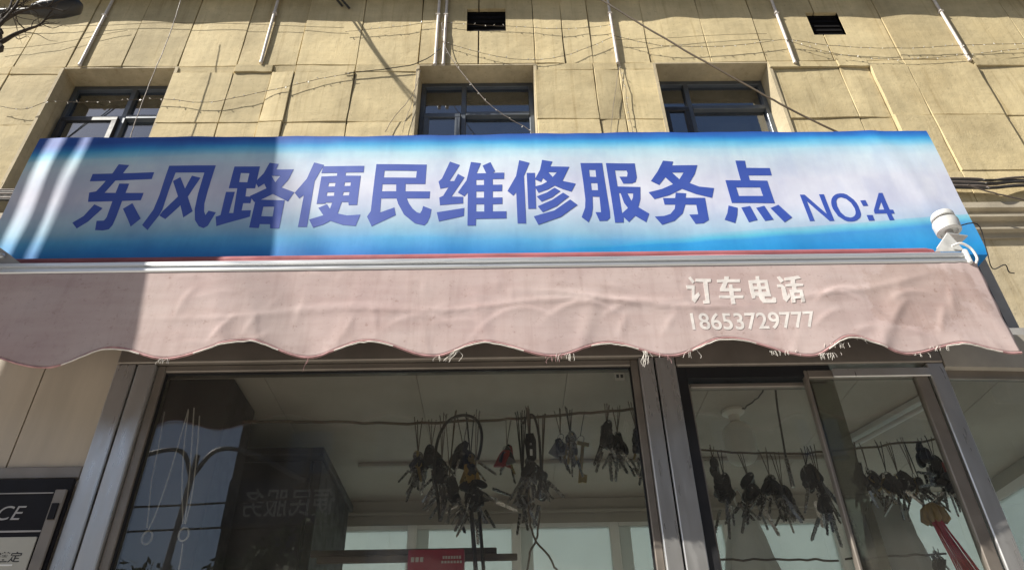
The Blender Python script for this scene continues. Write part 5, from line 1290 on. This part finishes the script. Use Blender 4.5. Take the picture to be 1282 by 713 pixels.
# big loop of black cable and other cords on the long wire
c1 = thing('cable_loop', ((-0.123, 2.419)[0], 1.90, 2.42), 'thick black cable looped over the long wire among the keys', 'cable')
MB().tube(smooth_path(on([(-0.165, 2.119), (-0.174, 2.186), (-0.185, 2.252), (-0.183, 2.320), (-0.172, 2.366), (-0.151, 2.400), (-0.123, 2.414), (-0.094, 2.413), (-0.071, 2.396), (-0.060, 2.360), (-0.062, 2.318), (-0.070, 2.284)], 1.89), 5), .0042, 7).build('cable', 'cable_black', c1, smooth=60)
c2 = thing('hanging_strap', ((-0.086, 2.146)[0], 1.89, 2.15), 'pair of dark straps hanging straight down below the fanned star keys', 'strap')
MB().tube(on([(-0.085, 2.143), (-0.071, 1.984)], 1.89), .0055, 6).build('strap', 'key_dark', c2, smooth=60)
MB().tube(on([(-0.065, 2.142), (-0.052, 1.984)], 1.89), .0045, 6).build('strap', 'key_dark', c2, smooth=60)
c3 = thing('dangling_string', ((0.090, 2.415)[0], 1.91, 2.42), 'black cord with a silver tip dangling right of the black key case', 'cord')
MB().tube(smooth_path(on([(0.056, 2.391), (0.067, 2.413), (0.085, 2.415), (0.097, 2.366), (0.100, 2.285), (0.097, 2.203)], 1.90), 5), .0036, 6).build('cord', 'cable_black', c3, smooth=60)
MB().tube(on([(0.097, 2.200), (0.096, 2.177)], 1.90), .0042, 8).build('tip', 'key_steel', c3, smooth=60)
c4 = thing('key_case', ((0.077, 2.355)[0], 1.89, 2.36), 'black key case with a silver strip hanging beside the grey strings', 'key case')
kx, kz = (0.073, 2.324)
MB().plate_xz([[(kx - .011, kz + .030), (kx + .009, kz + .032), (kx + .016, kz + .010), (kx + .015, kz - .040), (kx + .004, kz - .052), (kx - .010, kz - .045), (kx - .015, kz + .005)]], 1.884, 1.894).build('case', 'key_black', c4)
MB().cbox(kx - .002, kx + .005, 1.881, 1.8835, kz - .034, kz - .016, .0008).build('strip', 'white_plastic', c4)
MB().cbox(kx - .002, kx + .004, 1.881, 1.8835, kz - .004, kz + .004, .0008).build('rivet', 'key_steel', c4)
MB().tube(on([(kx, kz + .030), (kx + .003, kz + .09)], 1.889), .0016, 5).build('cord', 'cable_black', c4)
for pts, lab in (([(0.070, 2.229), (0.063, 2.144), (0.074, 2.082), (0.115, 2.022), (0.133, 1.983)], 'curling brown cord hanging below the striped key bunch'),
                 ([(0.092, 2.143), (0.082, 2.082), (0.064, 2.042), (0.054, 1.984)], 'straight brown cord hanging low beside the curling one')):
    wire('dangling_string', pts, .0028, 'cable_brown', lab, 'cord', 1.9)
# rails, red box, pull cords
for k, (a, lab) in enumerate((([(-0.527, 2.091), (-0.022, 2.082)], 'upper dark rail across the lower part of the left pane'), ([(-0.495, 2.060), (0.033, 2.049)], 'lower dark rail behind the red box'))):
    Yr = (2.05, 2.0)[k]
    t = thing('shelf_rail', (a[0][0], Yr, a[0][1]), lab, 'rail')
    MB().cbox(a[0][0], a[1][0], Yr, Yr + .012, a[0][1] - .009, a[0][1] + .008, .002).build('rail', 'cable_grey', t)
rb0, rb1 = (-0.247, 2.062), (-0.104, 2.054)
t = thing('red_box', ((rb0[0] + rb1[0]) / 2, 1.95, 1.93), 'red box lid with pale printed lines, before the dark rails', 'box')
MB().cbox(rb0[0], rb1[0], 1.93, 1.975, 1.90, rb0[1], .002).build('body', 'box_red', t)
for k, (fx0, fx1, dz, hh) in enumerate(((.62, .96, .018, .007), (.60, .98, .030, .006), (.06, .30, .020, .012))):
    w_ = rb1[0] - rb0[0]
    n_ = 7 if k < 2 else 3
    for q in range(n_):
        xa = rb0[0] + w_ * (fx0 + (fx1 - fx0) * q / n_)
        MB().box(xa, xa + w_ * (fx1 - fx0) / n_ * .72, 1.9292, 1.9298, rb0[1] - dz - hh, rb0[1] - dz).build('print', 'print_pale', t)
kpart(MB().cbox(-.30, .10, 1.90, 2.10, 1.885, 1.899, .002), 'shelf', 'kiosk_grey')
def pullcord(paths, ring, lab):
    t = thing('pull_string', (ring[0], 1.80, ring[1]), lab, 'cord', 'white pull cords behind the left pane')
    for p in paths: MB().tube(smooth_path(on(p, 1.80), 4), .0016, 5).build('cord', 'white_thread', t, smooth=60)
    x_, z_ = ring
    MB().tube([(x_ + .012 * math.cos(a), 1.80, z_ + .016 * math.sin(a)) for a in [2 * math.pi * k / 16 for k in range(17)]], .0024, 6, cap=False).build('ring', 'white_thread', t, smooth=60)
pullcord([[(-0.902, 2.395), (-0.892, 2.293), (-0.886, 2.207), (-0.872, 2.126), (-0.866, 2.086)], [(-0.840, 2.401), (-0.843, 2.292), (-0.846, 2.206), (-0.853, 2.125), (-0.861, 2.082)]], (-0.859, 2.063), 'left pair of white cords ending in a small loop')
pullcord([[(-0.826, 2.405), (-0.806, 2.291), (-0.789, 2.185), (-0.777, 2.095)], [(-0.839, 2.396), (-0.826, 2.292), (-0.805, 2.185), (-0.781, 2.095)], [(-0.806, 2.381), (-0.788, 2.269), (-0.776, 2.164), (-0.775, 2.094)], [(-0.770, 2.047), (-0.766, 2.009), (-0.765, 1.973)]], (-0.773, 2.069), 'right cluster of white cords gathered in a large ring')

# ------------------------------------------------------------------ top left corner: street lamp head and bare branches
YL = 2.75
sl = thing('street_lamp', (-5.0, YL, 0), 'dark street lamp head at the top left corner among bare branches', 'street lamp')
hx, hz = (-2.778, 5.645)
mb = MB()
mb.lathe([(.01, -.075), (.028, -.06), (.040, -.02), (.042, .03), (.034, .085), (.012, .10)], (0, 0, 0), 18, 'X')
mb.v = [(hx + p[0] * 1.7 + p[2] * .15, YL + p[1] * 1.6, hz + p[2] * 1.35 + p[0] * .30) for p in mb.v]
mb.build('head', 'dark_metal', sl, smooth=50)
MB().tube(smooth_path([(hx - .10, YL, hz - .02), (hx - .5, YL, hz - .06), (-4.4, YL, hz - .35), (-5.0, YL, hz - .9)], 6), .020, 8).build('arm', 'dark_metal', sl, smooth=60)
MB().tube([(-5.0, YL, 0), (-5.0, YL, hz - .5)], [.07, .05], 12).build('pole', 'pole_steel', sl, smooth=60)
bt_ = thing('bare_tree', (-5.6, 2.2, 0), 'bare dark branches reaching in at the top left corner', 'tree')
MB().tube(smooth_path([(-5.6, 2.2, 0), (-5.55, 2.25, 2.0), (-5.2, 2.35, 4.0), (-4.4, 2.55, 5.0)], 6), [.13 - .0052 * k for k in range(19)], 10).build('trunk', 'bark', bt_, smooth=60)
for k, pp in enumerate(([(-4.4, 5.0)] + [(-2.927, 5.053), (-2.844, 5.184), (-2.820, 5.289), (-2.812, 5.429), (-2.850, 5.626)], [(-4.4, 5.0)] + [(-2.962, 5.141), (-2.890, 5.244), (-2.833, 5.335), (-2.768, 5.397), (-2.652, 5.412), (-2.547, 5.379)], [(-4.4, 5.0)] + [(-3.063, 5.277), (-2.920, 5.383), (-2.904, 5.462), (-2.934, 5.593)], [(-4.4, 5.0)] + [(-2.978, 5.068), (-2.866, 5.169), (-2.812, 5.243), (-2.749, 5.296), (-2.699, 5.334), (-2.684, 5.396)])):
    path = smooth_path([(x_, 2.56 + .03 * k, z_) for x_, z_ in pp], 5)
    n_ = len(path)
    MB().tube(path, [.018 * (1 - i / n_) ** 1.3 + .004 for i in range(n_)], 7).build('limb', 'bark', bt_, smooth=60)
    mb = MB()
    for q in range(12):
        i = random.randrange(n_ // 2, n_)
        d = Vector((random.uniform(-.1, .9), random.uniform(-.3, .3), random.uniform(-.2, .7))).normalized() * random.uniform(.08, .22)
        b_ = Vector((random.uniform(-.02, .02), 0, random.uniform(-.03, .03)))
        mb.tube(smooth_path([path[i], path[i] + d * .4 + b_, path[i] + d * .75 - b_ * .5, path[i] + d], 3), [.0035, .0032, .003, .0027, .0024, .002, .0017, .0014, .0011, .0008], 4)
    mb.build('twig', 'bark', bt_, smooth=60)['kind'] = 'stuff'

# ------------------------------------------------------------------ across the pavement, seen only as reflections and shade
sb = thing('shade_board', (-2.35, 1.2, 0), 'unseen board on posts, added to cast shade on the left of banner and awning', 'shade caster')
SX = -.705 - .5 * 1.9  # added unseen board, cut to throw the shade edge and bright slits
MB().plate_xz([[(SX - .635, 2.85), (SX + .155, 2.85), (SX + .125, 3.25), (SX - .085, 4.90), (SX - .635, 4.90)]], 1.197, 1.203).build('board', 'caster_grey', sb)
for x0, x1, z0, z1 in ((-.712, -.672, 0, 4.9), (-.822, -.775, 3.25, 4.9)):
    MB().box(SX + x0, SX + x1, 1.197, 1.205, z0, z1).build('post', 'pole_steel', sb)
MB().box(SX - .16, SX - .12, 1.2035, 1.24, 3.0, 4.8).build('post', 'pole_steel', sb)
for z in (3.28, 4.86):
    MB().box(SX - .822, SX - .10, 1.2055, 1.215, z, z + .03).build('rail', 'pole_steel', sb)

YO = -19.0
ob = thing('apartment_building', (3, YO, 0), 'shaded apartment block across the street mirrored in kiosk glass', 'building')
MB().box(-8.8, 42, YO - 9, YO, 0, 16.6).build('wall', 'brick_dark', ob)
MB().box(-9.0, 42.2, YO - 9.2, YO + .3, 16.601, 16.9).build('roof', 'eave_concrete', ob)
for fl in range(5):
    for k in range(14):
        x0 = -7.2 + k * 2.8; z0 = 1.2 + fl * 3.1
        f = MB()
        for q in ((x0, x0 + .07, z0, z0 + 1.6), (x0 + 1.43, x0 + 1.5, z0, z0 + 1.6), (x0 + .071, x0 + 1.429, z0, z0 + .07), (x0 + .071, x0 + 1.429, z0 + 1.53, z0 + 1.6), (x0 + .72, x0 + .78, z0 + .071, z0 + 1.529)):
            f.box(q[0], q[1], YO + .002, YO + .06, q[2], q[3])
        o = f.build('window', 'frame_brown', ob)
        MB().box(x0 + .05, x0 + 1.45, YO + .012, YO + .022, z0 + .05, z0 + 1.55).build('pane', 'sign_blue' if (k + fl) % 3 else 'glass_window', o)
q0, q1 = (-8.263, 10.316), (-5.398, 9.705)
zs0, zs1 = 9.05, 10.15
MB().box(q0[0] - .5, q1[0] + .3, YO + .06, YO + .20, zs0 - .2, zs1 + .2).build('sign_panel', 'sign_navy', ob)
tm = text_mesh('\u4fbf\u6c11\u670d\u52a1', 0, 1, zs0 + .1, zs1 - .1, YO + .205, bold=.01)
tm.v = [(q1[0] - p[0] * (q1[0] - q0[0]), p[1], p[2]) for p in tm.v]
tm.build('sign_lettering', 'print_silver', ob)
lh = thing('low_house', (-20, -20, 0), 'low shop row across the street at left in the glass reflection', 'building')
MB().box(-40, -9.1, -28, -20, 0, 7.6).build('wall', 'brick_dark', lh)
MB().profile_x([(-28.4, 7.61), (-19.6, 7.61), (-19.6, 7.8), (-24, 8.7), (-28.4, 7.8)], -40.4, -9.05).build('roof', 'eave_concrete', lh)
for tx, ty, H in ((-9.2, -15.5, 7.4), (-13.5, -16, 7.2), (-5.2, -14.5, 8.8)):
    t = thing('street_tree', (tx, ty, 0), {-9.2: 'leafy street tree across the road before the low shops', -13.5: 'leafy street tree farther left across the road', -5.2: 'taller leafy street tree before the apartment block'}[tx], 'tree', 'street trees across the road')
    MB().tube(smooth_path([(tx, ty, 0), (tx + .1, ty, H * .3), (tx - .05, ty + .1, H * .55), (tx + .1, ty, H * .85)], 5), [.17 - .009 * k for k in range(16)], 9).build('trunk', 'bark', t, smooth=60)
    mb = MB(); rr = random.Random(tx)
    cl = [(tx + rr.gauss(0, .8), ty + rr.gauss(0, .8), H * .70 + rr.gauss(0, .7), rr.uniform(.5, .95)) for _ in range(16)]
    for k in range(3200):
        c = rr.choice(cl)
        d = Vector((rr.gauss(0, 1), rr.gauss(0, 1), rr.gauss(0, .8))).normalized() * c[3] * rr.random() ** .4
        p = Vector(c[:3]) + d
        a = Vector((rr.gauss(0, 1), rr.gauss(0, 1), rr.gauss(0, 1))).normalized() * .13
        b2_ = a.cross(Vector((rr.gauss(0, 1), rr.gauss(0, 1), rr.gauss(0, 1)))).normalized() * .06
        mb.add([p - a, p + b2_, p + a, p - b2_], [(0, 1, 2, 3)])
    mb.build('crown', 'foliage', t)
ul = thing('double_lamp_post', (-5.35, -8.5, 0), 'two armed street lamp post across the road mirrored in left pane', 'street lamp')
MB().tube([(-5.6, -8.5, 0), (-5.35, -8.5, 6.7)], [.07, .045], 10).build('pole', 'pole_steel', ul, smooth=60)
for sx in (-1, 1):
    MB().tube(smooth_path([(-5.37, -8.5, 6.3), (-5.35 + sx * .3, -8.5, 6.78), (-5.35 + sx * .9, -8.5, 6.72), (-5.35 + sx * 1.9, -8.5, 6.2)], 6), .040, 8).build('arm', 'pole_steel', ul, smooth=60)
    MB().cbox(-5.35 + sx * 1.95 - .22, -5.35 + sx * 1.95 + .22, -8.58, -8.42, 6.08, 6.16, .02).build('lamp_head', 'dark_metal', ul)
for k, (z0, z1) in enumerate(((6.1, 7.2), (5.7, 6.5))):
    cable('overhead_cable', [(-40, -8.3 - k, z0 + 2), (-20, -8.3 - k, z0), (-5.35, -8.4, z0 - .3), (20, -8.3 - k, z1)], .018, 'cable_black', 'upper overhead cable across the road at the lamp post' if k == 0 else 'lower overhead cable across the road at the lamp post', 'cable')
